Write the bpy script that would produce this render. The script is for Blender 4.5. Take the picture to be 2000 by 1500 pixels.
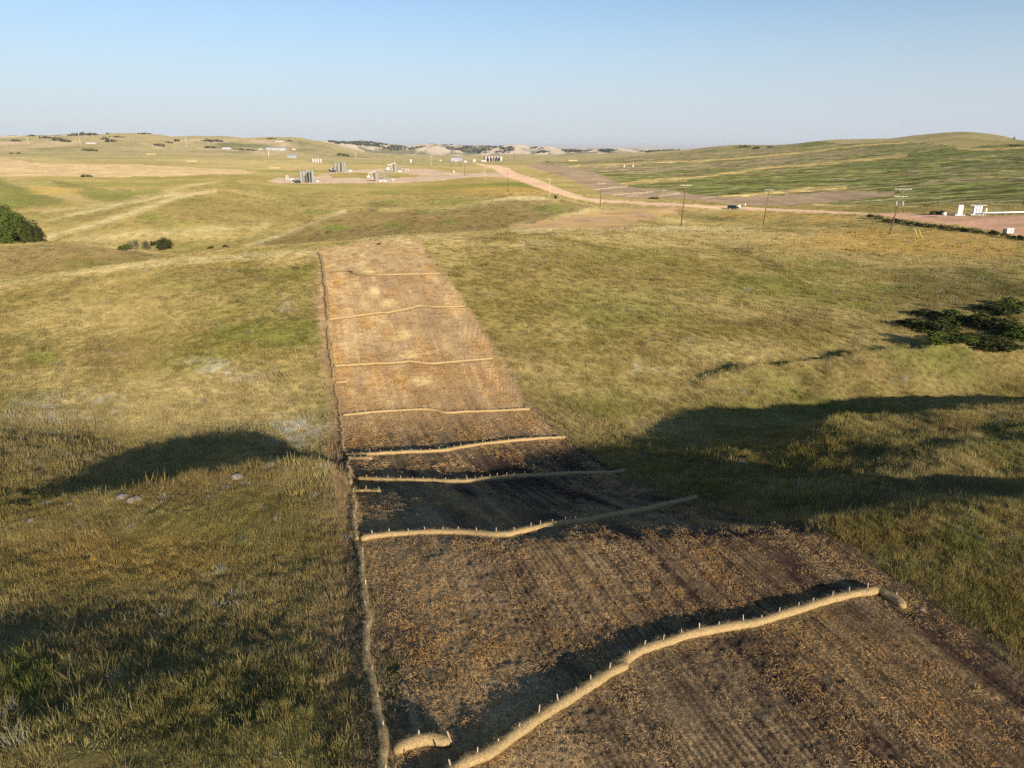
import bpy, bmesh, math, random
import numpy as np
from mathutils import Vector, Matrix
random.seed(7); RNG = np.random.default_rng(11)

# ------------------------------------------------------------------ camera, sky, sun, exposure
sc = bpy.context.scene
for o in list(bpy.data.objects): bpy.data.objects.remove(o)
F = 1389.0; YH = 285.0                                   # focal length and eye level of the photograph (2000 px wide)
PITCH = math.atan((750 - YH) / F); CP, SP = math.cos(PITCH), math.sin(PITCH)
cam_d = bpy.data.cameras.new('camera'); cam = bpy.data.objects.new('camera', cam_d); sc.collection.objects.link(cam)
cam.location = (0, 0, 0); cam.rotation_euler = (math.pi / 2 - PITCH, 0, 0)
cam_d.sensor_width = 36; cam_d.lens = 36 * F / 2000; cam_d.clip_start = 0.5; cam_d.clip_end = 90000
sc.camera = cam
SUN_EL, SUN_HEAD = math.radians(15.8), math.radians(28.5)  # light travels away from the camera, bearing to the left
ldir = Vector((-math.sin(SUN_HEAD) * math.cos(SUN_EL), math.cos(SUN_HEAD) * math.cos(SUN_EL), -math.sin(SUN_EL)))
sun_d = bpy.data.lights.new('sun', 'SUN'); sun_d.energy = 4.6; sun_d.angle = math.radians(0.53); sun_d.color = (1.0, 0.86, 0.68)
sun = bpy.data.objects.new('sun', sun_d); sc.collection.objects.link(sun)
sun.rotation_euler = ldir.to_track_quat('-Z', 'Y').to_euler()
w = bpy.data.worlds.new('World'); sc.world = w; w.use_nodes = True
wn = w.node_tree.nodes; wl = w.node_tree.links
sky = wn.new('ShaderNodeTexSky'); sky.sky_type = 'NISHITA'; sky.sun_disc = False
sky.sun_elevation = SUN_EL; sky.sun_rotation = math.pi - SUN_HEAD
sky.altitude = 700; sky.air_density = 1.0; sky.dust_density = 0.4; sky.ozone_density = 3.0
tint = wn.new('ShaderNodeMix'); tint.data_type = 'RGBA'; tint.inputs[7].default_value = (4.3, 4.72, 5.45, 1)   # dusty air low over the horizon, alike all round
wc = wn.new('ShaderNodeTexCoord'); wx = wn.new('ShaderNodeSeparateXYZ'); wm = wn.new('ShaderNodeMapRange'); wm.interpolation_type = 'SMOOTHSTEP'
wl.new(wc.outputs['Generated'], wx.inputs[0]); wl.new(wx.outputs[2], wm.inputs[0]); wm.inputs[1].default_value = -0.02; wm.inputs[2].default_value = 0.24; wm.inputs[3].default_value = 0.92; wm.inputs[4].default_value = 0.0
wl.new(wm.outputs[0], tint.inputs[0]); wl.new(sky.outputs[0], tint.inputs[6]); wl.new(tint.outputs[2], wn['Background'].inputs[0]); wn['Background'].inputs[1].default_value = 0.094
sc.view_settings.view_transform = 'Standard'; sc.view_settings.look = 'None'; sc.view_settings.gamma = 1
sc.view_settings.exposure = 0.56; sc.view_settings.use_curve_mapping = False
sc.render.engine = 'CYCLES'
sc.cycles.use_denoising = False; sc.cycles.max_bounces = 5; sc.cycles.diffuse_bounces = 2; sc.cycles.glossy_bounces = 2
sc.cycles.transmission_bounces = 2; sc.cycles.volume_bounces = 0; sc.cycles.transparent_max_bounces = 4

# ------------------------------------------------------------------ noise
def _hash(ix, iy, seed):
    h = (ix.astype(np.int64) * 374761393 + iy.astype(np.int64) * 668265263 + seed * 1442695041) & 0x7fffffff
    h = ((h ^ (h >> 13)) * 1274126177) & 0x7fffffff
    return ((h ^ (h >> 16)) & 0xffff).astype(np.float32) / 65535.0
def vnoise(x, y, seed=0):                                 # smooth value noise, -1..1
    x = np.asarray(x, float); y = np.asarray(y, float)
    ix = np.floor(x); iy = np.floor(y); fx = x - ix; fy = y - iy
    ix = ix.astype(np.int64); iy = iy.astype(np.int64)
    fx = fx * fx * fx * (fx * (fx * 6 - 15) + 10); fy = fy * fy * fy * (fy * (fy * 6 - 15) + 10)
    a = _hash(ix, iy, seed); b = _hash(ix + 1, iy, seed); c = _hash(ix, iy + 1, seed); d = _hash(ix + 1, iy + 1, seed)
    return 2 * ((a + (b - a) * fx) + ((c + (d - c) * fx) - (a + (b - a) * fx)) * fy) - 1
def fbm(x, y, seed=0, octv=3, gain=0.5):
    s = 0; a = 1; t = 0
    for k in range(octv):
        s = s + a * vnoise(x * (2 ** k) + 17.3 * k, y * (2 ** k) - 9.1 * k, seed + k * 31); t += a; a *= gain
    return s / t
def sstep(a, b, x): t = np.clip((x - a) / (b - a), 0, 1); return t * t * (3 - 2 * t)

# ------------------------------------------------------------------ terrain: contour curves (photo x, photo y, metres ahead) lofted near to far
def ray(px, py):
    a = (px - 1000) / F; b = (py - 750) / F
    return a, CP - b * SP, -(SP + b * CP)
def zat(px, py, Y): a, f, d = ray(px, py); return d / f * Y
# entries: (px, py, Y) or (px, None, Y, z)
CURVES = [
 [(-400,None,3,-10.3),(1000,None,3,-10.5),(2400,None,3,-11.2)],
 [(-300,1500,10.1),(0,1500,10.1),(500,1500,10.3),(760,1500,10.4),(1300,1500,10.8),(2000,1500,11.3),(2300,1500,11.4)],
 [(-300,1200,17.0),(0,1200,17.0),(350,1200,16.9),(712,1190,17.0),(1300,None,17.4,-12.35),(1770,None,17.6,-12.4),(2000,None,17.8,-12.4),(2300,None,17.8,-12.4)],
 [(-300,None,20.6,-13.0),(0,None,20.8,-13.15),(350,None,21,-13.1),(700,None,20.8,-13.1),(900,None,20.9,-12.9),(1100,None,20.9,-12.65),(1440,None,20.9,-12.55),(1700,None,21.5,-12.6),(2000,None,22.5,-12.65),(2300,None,23,-12.7)],
 [(-300,1040,23.5),(0,1022,24.5),(150,1003,25.5),(260,983,26.3),(460,937,28.5),(530,920,29.5),(630,930,29.0),(700,None,25.0,-14.05),(900,None,25.3,-14.1),(1050,None,25.6,-14.35),(1440,None,26,-14.55),(1700,None,27,-14.75),(2000,None,28.5,-14.8),(2300,None,29,-14.8)],
 [(-300,None,33,-15.0),(0,None,34,-15.6),(150,None,36,-16.5),(260,922,37),(480,884,40.3),(610,None,39.8,-18.6),(660,None,39.5,-18.5),(720,None,39.5,-18.1),(850,None,39.6,-18.05),(1000,None,39.8,-18.4),(1200,None,40,-18.65),(1300,None,40.2,-18.65),(1480,None,41,-18.0),(1650,None,43.5,-17.6),(2000,None,47,-17.6),(2300,None,49,-17.6)],
 [(-300,None,54,-19.2),(0,None,54,-19.5),(400,None,53.6,-19.9),(665,803,53.5),(1035,800,54),(1400,None,55,-20.9),(1700,None,57,-21.8),(2000,None,60,-22.3),(2300,None,60.5,-22.3)],
 [(-300,690,72),(0,690,72),(400,672,71.5),(640,640,71),(935,640,71.6),(1300,652,72),(1700,662,72),(2000,662,72),(2300,662,72)],
 [(-300,580,100),(0,555,105),(290,515,112),(460,500,115),(620,489,116),(780,464,121),(900,462,123),(1000,470,119),(1200,490,121),(1460,502,122),(1740,530,115),(2000,540,112),(2300,545,112)],
 [(-300,None,138,-27),(0,None,140,-26.5),(290,None,142,-25),(620,None,148,-22.5),(780,None,150,-21),(900,None,152,-19.8),(1000,458,152),(1200,455,152),(1460,465,157),(1740,474,152),(2000,485,148),(2300,490,146)],
 [(-300,482,176),(0,478,178),(130,475,180),(220,483,179),(330,500,176),(500,484,190),(620,474,196),(780,455,203),(900,448,205),(1000,446,200),(1200,443,192),(1330,440,190),(1490,443,190),(1740,456,177),(2000,464,166),(2300,470,160)],
 [(-300,None,213,-31),(0,None,215,-31),(130,None,215,-30.5),(240,486,217),(330,486,217),(430,478,224),(540,462,234),(620,450,238),(780,437,236),(1000,428,232),(1155,430,227),(1240,432,222),(1330,None,228,-24.5),(1490,None,232,-24.5),(1740,443,200),(2000,448,183),(2300,455,175)],
 [(-300,440,250),(0,438,255),(100,431,258),(230,418,262),(330,402,266),(440,418,266),(560,443,260),(620,426,258),(670,413,260),(720,408,262),(850,410,266),(930,398,270),(1000,388,274),(1100,394,272),(1200,412,264),(1330,403,280),(1432,408,288),(1600,415,268),(1740,423,228),(2000,424,205),(2300,424,200)],
 [(-300,425,290),(0,421,295),(75,415,300),(150,406,315),(215,400,330),(290,381,365),(330,372,390),(370,363,430),(440,352,470),(500,372,390),(560,402,332),(620,402,325),(720,400,322),(850,396,325),(930,387,335),(1000,380,345),(1080,382,350),(1172,388,345),(1330,393,325),(1432,400,320),(1600,408,305),(1740,412,270),(1850,408,245),(2000,410,240),(2300,410,240)],
 [(-300,None,335,-34),(0,None,345,-33.5),(150,None,360,-32.5),(215,None,375,-31.5),(290,None,415,-30),(330,None,440,-29),(370,None,480,-28),(440,None,525,-26.5),(500,360,445),(560,385,385),(620,390,370),(720,392,360),(850,390,360),(930,383,370),(1000,376,375),(1080,378,385),(1172,385,365),(1330,390,345),(1432,396,338),(1600,402,325),(1740,405,290),(1850,402,280),(2000,400,275),(2300,400,275)],
 [(-300,385,430),(0,385,430),(60,390,420),(150,397,418),(215,391,435),(290,380,470),(330,367,495),(370,358,520),(440,347,570),(500,352,520),(600,368,450),(720,378,430),(850,374,450),(1000,366,460),(1080,366,490),(1172,376,420),(1330,382,385),(1432,388,365),(1600,394,350),(1740,396,330),(2000,385,330),(2300,385,330)],
 [(-300,345,620),(0,345,620),(300,345,620),(440,345,615),(500,350,590),(560,358,572),(740,357,580),(830,354,600),(947,351,600),(1080,352,590),(1200,356,540),(1330,358,500),(1600,358,470),(2000,350,460),(2300,350,460)],
 [(-300,318,900),(0,318,900),(300,322,880),(500,333,800),(660,334,800),(760,331,830),(850,333,820),(960,333,820),(1100,335,700),(1200,335,700),(1330,332,700),(1600,328,640),(2000,318,620),(2300,318,620)],
 [(-300,303,1150),(0,303,1150),(300,305,1150),(530,302,1400),(700,313,1300),(850,316,1350),(960,316,1380),(1100,318,1100),(1330,316,950),(1600,302,900),(1880,287,830),(2000,286,830),(2300,286,830)],
 [(-300,285,1650),(0,285,1650),(300,291,1650),(530,294,1900),(700,303,2100),(850,304,2300),(960,305,2300),(1100,306,1800),(1330,302,1300),(1500,291,1250),(1650,281,1200),(1790,272,1100),(1880,265,1050),(2000,276,1050),(2300,276,1050)],
 [(-300,268,2300),(0,266,2300),(60,264,2300),(160,262,2300),(270,259,2300),(310,263,2300),(335,268,2300),(390,266,2350),(500,268,2400),(560,267,2400),(620,274,2500),(700,291,2600),(760,299,2700),(850,302,2800),(960,302,2800),(1100,303,2500),(1250,300,2000),(1330,295,1700),(1400,286,1600),(1450,283,1550),(1500,284,1550),(1650,272,1500),(1730,271,1400),(1790,264,1300),(1880,257.5,1200),(1940,262,1200),(2000,274,1200),(2300,280,1200)],
 [(-300,None,3400,-15),(0,None,3400,-15),(300,None,3400,-12),(560,None,3500,0),(640,276,3400),(700,278,3400),(760,280,3400),(800,286,3500),(845,281,3500),(880,285,3500),(940,284,3500),(980,285.5,3500),(1030,285,3500),(1070,288,3500),(1110,293,3600),(1190,291.5,3600),(1230,293,3600),(1300,294,3600),(1400,None,3600,-40),(1600,None,3500,-45),(1880,None,3300,-45),(2300,None,3300,-45)],
 [(-300,None,9000,-50),(700,None,8000,-40),(1000,None,8000,-45),(1300,None,8000,-48),(2300,None,9000,-50)],
 [(-300,None,60000,-120),(2300,None,60000,-120)],
]
AZ0, AZ1, NAZ = -1.35, 1.35, 541
def _pchip(x, y, xi):
    x = np.asarray(x, float); y = np.asarray(y, float)
    h = np.diff(x); d = np.diff(y) / h; m = np.zeros_like(y)
    for i in range(1, len(x) - 1):
        if d[i-1] * d[i] > 0:
            w1 = 2 * h[i] + h[i-1]; w2 = h[i] + 2 * h[i-1]; m[i] = (w1 + w2) / (w1 / d[i-1] + w2 / d[i])
    i = np.clip(np.searchsorted(x, xi) - 1, 0, len(x) - 2); t = np.clip((xi - x[i]) / h[i], 0, 1)
    return ((1 + 2*t) * (1-t)**2) * y[i] + t * (1-t)**2 * h[i] * m[i] + t*t*(3-2*t) * y[i+1] + t*t*(t-1) * h[i] * m[i+1]
azg = np.linspace(AZ0, AZ1, NAZ)
KL = []; KZ = []
for cv in CURVES:
    A, L, Z = [], [], []
    for e in cv:
        if e[1] is None:
            z = e[3]; Y = e[2]; py = 750 + F * math.tan(math.atan2(-z, Y) - PITCH)
        else: py = e[1]; Y = e[2]; z = zat(e[0], py, Y)
        a, f, d = ray(e[0], py); A.append(a / f); L.append(math.log(Y)); Z.append(z)
    KL.append(_pchip(A, L, azg)); KZ.append(_pchip(A, Z, azg))
KL = np.array(KL); KZ = np.array(KZ)
ker = np.exp(-0.5 * (np.arange(-6, 7) / 1.8) ** 2); ker /= ker.sum()
def _sm(M): P = np.pad(M, ((0, 0), (6, 6)), 'edge'); return np.array([np.convolve(r, ker, 'valid') for r in P])
KL[2:18] = _sm(KL)[2:18]; KZ[2:18] = _sm(KZ)[2:18]
for k in range(1, len(KL)): KL[k] = np.maximum(KL[k], KL[k-1] + 0.02)
# slopes of the loft (monotone cubic along distance)
Hh = np.diff(KL, axis=0); Dd = np.diff(KZ, axis=0) / Hh; KM = np.zeros_like(KZ)
w1 = 2 * Hh[1:] + Hh[:-1]; w2 = Hh[1:] + 2 * Hh[:-1]
with np.errstate(divide='ignore', invalid='ignore'):
    KM[1:-1] = np.where(Dd[:-1] * Dd[1:] > 0, (w1 + w2) / (w1 / Dd[:-1] + w2 / Dd[1:]), 0)
def loft(X, Y):
    az = np.clip(X / np.maximum(Y, 1e-3), AZ0, AZ1 - 1e-6); lg = np.log(np.clip(Y, 3.001, 59000))
    q = (az - AZ0) / (AZ1 - AZ0) * (NAZ - 1); j = q.astype(int); f = q - j
    out = np.zeros_like(lg); done = np.zeros(lg.shape, bool)
    for k in range(len(KL) - 1):
        l0 = KL[k][j] * (1-f) + KL[k][j+1] * f; l1 = KL[k+1][j] * (1-f) + KL[k+1][j+1] * f
        s = (~done) & (lg < l1) if k < len(KL) - 2 else ~done
        if not s.any(): continue
        g = lambda M: (M[j] * (1-f) + M[j+1] * f)[s]
        h = (l1 - l0)[s]; t = np.clip((lg[s] - l0[s]) / h, 0, 1)
        out[s] = (1+2*t)*(1-t)**2 * g(KZ[k]) + t*(1-t)**2 * h * g(KM[k]) + t*t*(3-2*t) * g(KZ[k+1]) + t*t*(t-1) * h * g(KM[k+1])
        done |= s
    return out
# seeded strip in plan: two parallel edges bearing 15.5 degrees left
TS = 0.277
STRIP_H = math.atan(TS)
def strip_uv(X, Y):                                       # across (0 left edge .. 15 right edge), along
    c, s = math.cos(STRIP_H), math.sin(STRIP_H)
    return (X - 0.8) * c + Y * s, -(X - 0.8) * s + Y * c
def strip_in(X, Y):                                       # soft membership 0..1
    a, l = strip_uv(X, Y); wob = 0.30 * vnoise(l * 0.35, a * 0 + 9, 7) + 0.16 * vnoise(l * 0.9, a * 0 + 3, 5) + 0.1 * vnoise(l * 3.1, a * 0, 6)
    return sstep(-0.25, 0.15, a + wob) * sstep(15.35, 14.95, a + wob) * sstep(124.5, 121.5, l + a * 0.35 + wob * 3)
# low banks and terrace edges: photo line, height, width towards and away from the camera
BANKS_PX = [
 ([(-100,1046),(0,1024),(90,1012),(150,1003),(260,983),(370,957),(460,937),(530,918),(600,918),(680,932),(760,950)], .45, 4, 1.1),
 ([(1380,752),(1500,736),(1600,724),(1700,708),(1820,697),(2000,684),(2150,676)], 1.1, 4.5, .9),
 ([(1190,905),(1300,898),(1420,900),(1480,915)], .3, 4, 1.6), ([(1480,880),(1600,850),(1750,812),(1880,792),(2000,780),(2150,770)], .3, 4.0, 1.3),
 ([(1620,960),(1750,925),(1880,900),(2100,870)], .45, 3.5, 1.2), ([(1560,1030),(1700,1010),(1800,985)], .30, 3, 1.0),
 ([(-80,1330),(0,1300),(120,1268),(240,1235)], .13, 2.5, .9), ([(60,1480),(170,1420),(260,1380),(330,1330)], .13, 2, .8), ([(380,1290),(480,1270),(560,1245)], .10, 1.5, .6), ([(460,1440),(540,1400),(600,1392)], .12, 1.5, .6),
 ([(1440,492),(1500,505),(1560,545),(1640,600)], .3, 2.5, .8), ([(30,975),(120,985),(200,972)], .3, 2, .8)]
def _hit0(px, py):
    a, f, d = ray(px, py); Ys = np.geomspace(6, 400, 900); i = int(np.argmax(Ys * d / f <= loft(Ys * a / f, Ys))); return (Ys[i] * a / f, Ys[i])
BANKS = [(np.array([_hit0(*q) for q in pl]), h, w0, w1) for pl, h, w0, w1 in BANKS_PX]
def banks(X, Y):
    z = np.zeros_like(X)
    for P, h, w0, w1 in BANKS:
        m = np.nonzero((X > P[:, 0].min() - 14) & (X < P[:, 0].max() + 14) & (Y > P[:, 1].min() - 14) & (Y < P[:, 1].max() + 8))[0]
        if not len(m): continue
        x = X[m]; y = Y[m]; bd = np.full(len(m), 1e9); bs = np.zeros(len(m)); bt = np.zeros(len(m)); n = len(P) - 1
        for i in range(n):
            (x0, y0), (x1, y1) = P[i], P[i+1]; dx, dy = x1 - x0, y1 - y0; L2 = dx*dx + dy*dy + 1e-9; tt = ((x - x0) * dx + (y - y0) * dy) / L2; tc = np.clip(tt, 0, 1)
            d = np.hypot(x - x0 - tc*dx, y - y0 - tc*dy); cr = (dx * (y - y0) - dy * (x - x0)); k = d < bd; bd[k] = d[k]; bs[k] = np.sign(cr[k]); bt[k] = (i + np.clip(tt[k], -.4 if i == 0 else 0, 1.4 if i == n - 1 else 1)) / n
        wv = 1 + .5 * vnoise(x / 3, y / 3, 61); q = np.where(bs > 0, bd / (w1 * wv), bd / (w0 * wv))
        z[m] += h * np.exp(-q * q) * sstep(-.12, .15, bt) * sstep(1.12, .85, bt) * (1 + .45 * vnoise(x / 2.2, y / 2.2, 62))
    return z
def H(X, Y, detail=True):
    X = np.asarray(X, float); Y = np.asarray(Y, float); sh = X.shape; X = X.ravel(); Y = Y.ravel()
    R = np.hypot(X, Y); th = np.arctan2(X, Y); thc = np.clip(th, -0.93, 0.93)
    z = loft(R * np.sin(thc), R * np.cos(thc))
    back = sstep(0.93, 1.7, np.abs(th))
    z = z * (1 - back) + back * (-11.5 - 6 * sstep(60, 900, R))
    if detail:
        st = strip_in(X, Y); gr = 1 - st
        rm = sstep(.22, .45, X / np.maximum(Y, 1)) * sstep(24, 32, R) * sstep(90, 70, R); z = z + rm * gr * (.42 * fbm(X / 4.2, Y / 3.2, 63, 3) + .16 * fbm(X / 1.5, Y / 1.2, 64, 2))
        z = z + banks(X, Y) * gr
        far = sstep(40, 120, R)
        z = z + (0.10 + .08 * sstep(24, 45, R)) * fbm(X / 9, Y / 9, 3, 2) * sstep(5, 14, R) * (1 - 0.55 * st)
        z = z + (0.05 + 0.05 * far) * fbm(X / 1.7, Y / 1.7, 9, 2) * gr * (R < 400)
        z = z + 0.6 * fbm(X / 45, Y / 45, 13, 3) * sstep(150, 260, R)
        z = z + (7 * fbm(X / 170, Y / 170, 17, 4, .6) - 6 * np.abs(vnoise(X / 90, Y / 160, 18))) * sstep(1350, 1900, R) * sstep(0.32, 0.12, X / np.maximum(Y, 1))
        # eroded bluffs
        bl = sstep(2650, 2950, R) * (1 - sstep(3500, 3800, R)) * sstep(-0.26, -0.18, X / np.maximum(Y, 1)) * sstep(0.27, 0.2, X / np.maximum(Y, 1))
        rg = np.abs(vnoise(X / 150 + 0.25 * vnoise(Y / 200, X / 300, 4), Y / 520, 21)) + 0.45 * np.abs(vnoise(X / 55, Y / 240, 22))
        z = z + bl * (22 * (rg - 0.5))
        # strip: drill rows, tyre ruts and clods
        a, l = strip_uv(X, Y)
        if st.any():
            m = (st > 0.01) & (R < 130)
            aw = a[m] + 0.12 * vnoise(l[m] / 4, a[m] / 6, 41); ll = l[m]
            fade = (1 - sstep(25, 90, ll) * 0.55)
            rows = 0.009 * np.sin(aw * 2 * math.pi / 0.18) * (0.4 + 0.6 * sstep(-0.2, 0.5, vnoise(aw / 2.2, ll / 9, 43)))
            rut = np.zeros_like(aw)
            for c0 in (4.5, 6.4, 8.9, 10.8, 12.5):
                d = (aw - c0) / 0.19; rut -= 0.03 * np.exp(-d * d) * (0.5 + 0.5 * sstep(-0.4, 0.3, vnoise(ll / 7, aw * 0 + c0, 44)))
                pass
            clod = 0.024 * fbm((aw * .8 + ll * .6) / 0.37, (ll * .8 - aw * .6) / 0.37, 45, 3, 0.6) + 0.018 * fbm((aw * .6 - ll * .8) / 0.13, (ll * .6 + aw * .8) / 0.13, 46, 2)
            z[m] += st[m] * fade * (rows + rut + clod * (0.75 + 0.5 * vnoise(aw / 3, ll / 4, 47)))
    return z.reshape(sh)
def hit(px, py, ymin=6.0, ymax=14000):
    a, f, d = ray(px, py); Ys = np.geomspace(ymin, ymax, 2600); zr = Ys * d / f; zt = H(Ys * a / f, Ys)
    below = zr <= zt
    i = int(np.argmax(below)) if below.any() else len(Ys) - 1
    if i == 0: Y = Ys[0]
    else:
        e0 = zr[i-1] - zt[i-1]; e1 = zr[i] - zt[i]; Y = Ys[i-1] + (Ys[i] - Ys[i-1]) * (e0 / (e0 - e1) if e0 != e1 else 0)
    X = Y * a / f
    return Vector((X, Y, float(H(np.array([X]), np.array([Y]))[0])))
def proj(X, Y, Z):
    dep = Y * CP - Z * SP; up = Y * SP + Z * CP
    dep = np.where(np.abs(dep) < 1e-6, 1e-6, dep)
    return 1000 + F * X / dep, 750 - F * up / dep, dep
def inpoly(u, v, poly):
    r = np.zeros(u.shape, bool); n = len(poly)
    for i in range(n):
        x0, y0 = poly[i]; x1, y1 = poly[(i+1) % n]
        if y0 == y1: continue
        c = ((y0 > v) != (y1 > v)) & (u < (x1 - x0) * (v - y0) / (y1 - y0) + x0); r ^= c
    return r

# ------------------------------------------------------------------ materials
MATS = {}
def new_mat(name):
    m = bpy.data.materials.new(name); m.use_nodes = True; nt = m.node_tree
    for n in list(nt.nodes): nt.nodes.remove(n)
    out = nt.nodes.new('ShaderNodeOutputMaterial'); return m, nt, out
def N(nt, t, **kw):
    n = nt.nodes.new(t)
    for k, v in kw.items():
        if k.startswith('i_'): n.inputs[k[2:].replace('_', ' ')].default_value = v
        else: setattr(n, k, v)
    return n
def mixc(nt, fac, a, b, mode='MIX'):
    n = nt.nodes.new('ShaderNodeMix'); n.data_type = 'RGBA'; n.blend_type = mode
    for s, v in ((n.inputs[0], fac), (n.inputs[6], a), (n.inputs[7], b)):
        if hasattr(v, 'is_linked') or isinstance(v, bpy.types.NodeSocket): nt.links.new(v, s)
        elif isinstance(v, (int, float)): s.default_value = v
        else: s.default_value = (*v, 1)
    return n.outputs[2]
def noise(nt, scale, detail=3, rough=0.6, vec=None):
    n = N(nt, 'ShaderNodeTexNoise'); n.inputs['Scale'].default_value = scale; n.inputs['Detail'].default_value = detail; n.inputs['Roughness'].default_value = rough
    if vec is not None: nt.links.new(vec, n.inputs['Vector'])
    return n.outputs['Fac']
def ramp(nt, fac, a, b):
    n = N(nt, 'ShaderNodeMapRange'); nt.links.new(fac, n.inputs[0]); n.inputs[1].default_value = a; n.inputs[2].default_value = b; return n.outputs[0]
def ground_mat(name, speck, dark=0.55, light=1.45, bump=0.5, bscale=3.0, bdist=0.08):
    """soil / grass / field cover: colour of the cover kept on the mesh, grain and relief from noise"""
    m, nt, out = new_mat(name)
    col = N(nt, 'ShaderNodeAttribute', attribute_name='cover'); tc = N(nt, 'ShaderNodeNewGeometry').outputs['Position']
    c = col.outputs['Color']
    for i, s in enumerate(speck):
        f = ramp(nt, noise(nt, s, 2, 0.65, tc), 0.3, 0.7)
        c = mixc(nt, 0.55 if i == 0 else 0.4, c, mixc(nt, f, (dark,)*3, (light,)*3), 'MULTIPLY')
    d = N(nt, 'ShaderNodeBsdfDiffuse'); d.inputs['Roughness'].default_value = 1.0
    nt.links.new(c, d.inputs['Color'])
    if bump:
        b = N(nt, 'ShaderNodeBump'); b.inputs['Strength'].default_value = bump; b.inputs['Distance'].default_value = bdist
        nt.links.new(noise(nt, bscale, 4, 0.65, tc), b.inputs['Height']); nt.links.new(b.outputs[0], d.inputs['Normal'])
    nt.links.new(d.outputs[0], out.inputs[0]); MATS[name] = m; return m
def plain(name, col, rough=0.7, var=0.15, scale=8.0, metal=0.0, bump=0.0, spec=0.3):
    m, nt, out = new_mat(name); p = N(nt, 'ShaderNodeBsdfPrincipled')
    tc = N(nt, 'ShaderNodeTexCoord').outputs['Object']
    f = ramp(nt, noise(nt, scale, 4, 0.6, tc), 0.25, 0.75)
    c = mixc(nt, f, [x * (1 - var) for x in col], [min(1, x * (1 + var)) for x in col])
    nt.links.new(c, p.inputs['Base Color']); p.inputs['Roughness'].default_value = rough; p.inputs['Metallic'].default_value = metal
    p.inputs['Specular IOR Level'].default_value = spec
    if bump:
        b = N(nt, 'ShaderNodeBump'); b.inputs['Strength'].default_value = bump; b.inputs['Distance'].default_value = 0.02
        nt.links.new(noise(nt, scale * 4, 4, 0.7, tc), b.inputs['Height']); nt.links.new(b.outputs[0], p.inputs['Normal'])
    nt.links.new(p.outputs[0], out.inputs[0]); MATS[name] = m; return m

# ------------------------------------------------------------------ zones of the land (outlines in plan, kept as photo outlines + distance range)
ROAD = [(920,317),(945,321),(975,323),(992,328),(1012,339),(1060,354),(1100,371),(1150,387),(1230,393),(1330,397),(1420,402),(1500,406.5),(1600,411),(1705,416),
        (1705,420),(1600,416),(1500,412),(1420,408.5),(1330,404),(1250,400),(1170,395),(1120,388),(1080,377),(1040,363),(1005,350),(985,346),(970,341),(975,336),(960,329),(935,322)]
PADL = [(520,353),(545,347),(600,347),(632,340),(655,333),(700,331),(760,329),(840,329.5),(862,334),(880,337),(930,338),(972,336),(990,345),(935,345),(900,348),(858,353),(800,356.5),(740,357),(600,358.5),(535,358)]
PADL_IN = [(640,341.5),(650,338.5),(730,336.5),(785,337.5),(815,341),(826,345),(800,346.5),(720,347.5),(652,347.5)]
PADR = [(1700,416),(1760,416.5),(1845,418.5),(1900,423),(1960,422),(2000,420),(2200,418),(2200,490),(2000,463),(1950,453),(1900,444),(1830,436),(1760,428),(1720,421)]
REDP = [(995,444),(1060,431),(1120,421),(1180,412),(1250,404.5),(1325,403),(1345,408),(1300,421),(1240,433),(1195,446),(1100,447)]
STUB = [(-300,305),(0,309),(30,311),(60,317),(110,320),(260,321),(370,327),(470,332),(505,336),(480,339),(400,341.5),(330,345),(200,345.5),(100,344),(0,346),(-300,347)]
PLOW = [(1025,322),(1060,320.5),(1140,329),(1180,344),(1212,360),(1245,367),(1300,370),(1350,379),(1420,386),(1560,380),(1650,372),(1745,376),(1740,383),(1640,394),(1560,400),(1480,402),(1420,399),(1340,389),(1290,386),(1235,388),(1180,380),(1150,366),(1100,345),(1050,330)]
CROP = [(1050,318),(1150,313),(1200,308),(1300,300),(1345,292),(1400,282),(1500,281),(1600,276),(1660,282),(1740,276),(1800,277),(1880,288),(2000,280),(2300,270),(2300,400),(2000,398),(1900,396),(1800,404),(1640,403),(1560,401),(1640,394),(1740,383),(1745,376),(1650,372),(1560,380),(1420,386),(1350,379),(1300,370),(1245,367),(1212,360),(1180,344),(1140,329),(1070,322)]
TANS = [  # pale grass strips between the crops: (polyline, half width px)
 ([(1085,327),(1200,321),(1300,317),(1400,312),(1500,305),(1600,294),(1660,286),(1740,280),(1800,276)], 1.6),
 ([(1260,357),(1330,350),(1400,342),(1500,328),(1600,320),(1700,311),(1770,303)], 2.4),
 ([(1205,361),(1260,354),(1340,350)], 3.5), ([(1405,386),(1480,380),(1560,372),(1650,366)], 3.8), ([(1560,400),(1640,403),(1730,406),(1800,405)], 3),
 ([(1870,291),(1940,292),(2000,288),(2100,285)], 2.0)]
PLINES = [([(1155,371),(1190,367),(1225,365)],.7), ([(1195,381),(1260,376),(1300,372)],.7), ([(1225,384),(1265,376)],.5), ([(1285,384),(1330,377),(1355,377)],.8), ([(1370,387),(1400,384),(1420,384)],.7)]
def dist_line(u, v, pl):
    b = np.full(u.shape, 1e9)
    for (x0, y0), (x1, y1) in zip(pl[:-1], pl[1:]):
        dx, dy = x1 - x0, y1 - y0; t = np.clip(((u - x0) * dx + (v - y0) * dy) / (dx*dx + dy*dy), 0, 1)
        b = np.minimum(b, np.hypot(u - x0 - t*dx, v - y0 - t*dy))
    return b
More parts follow.
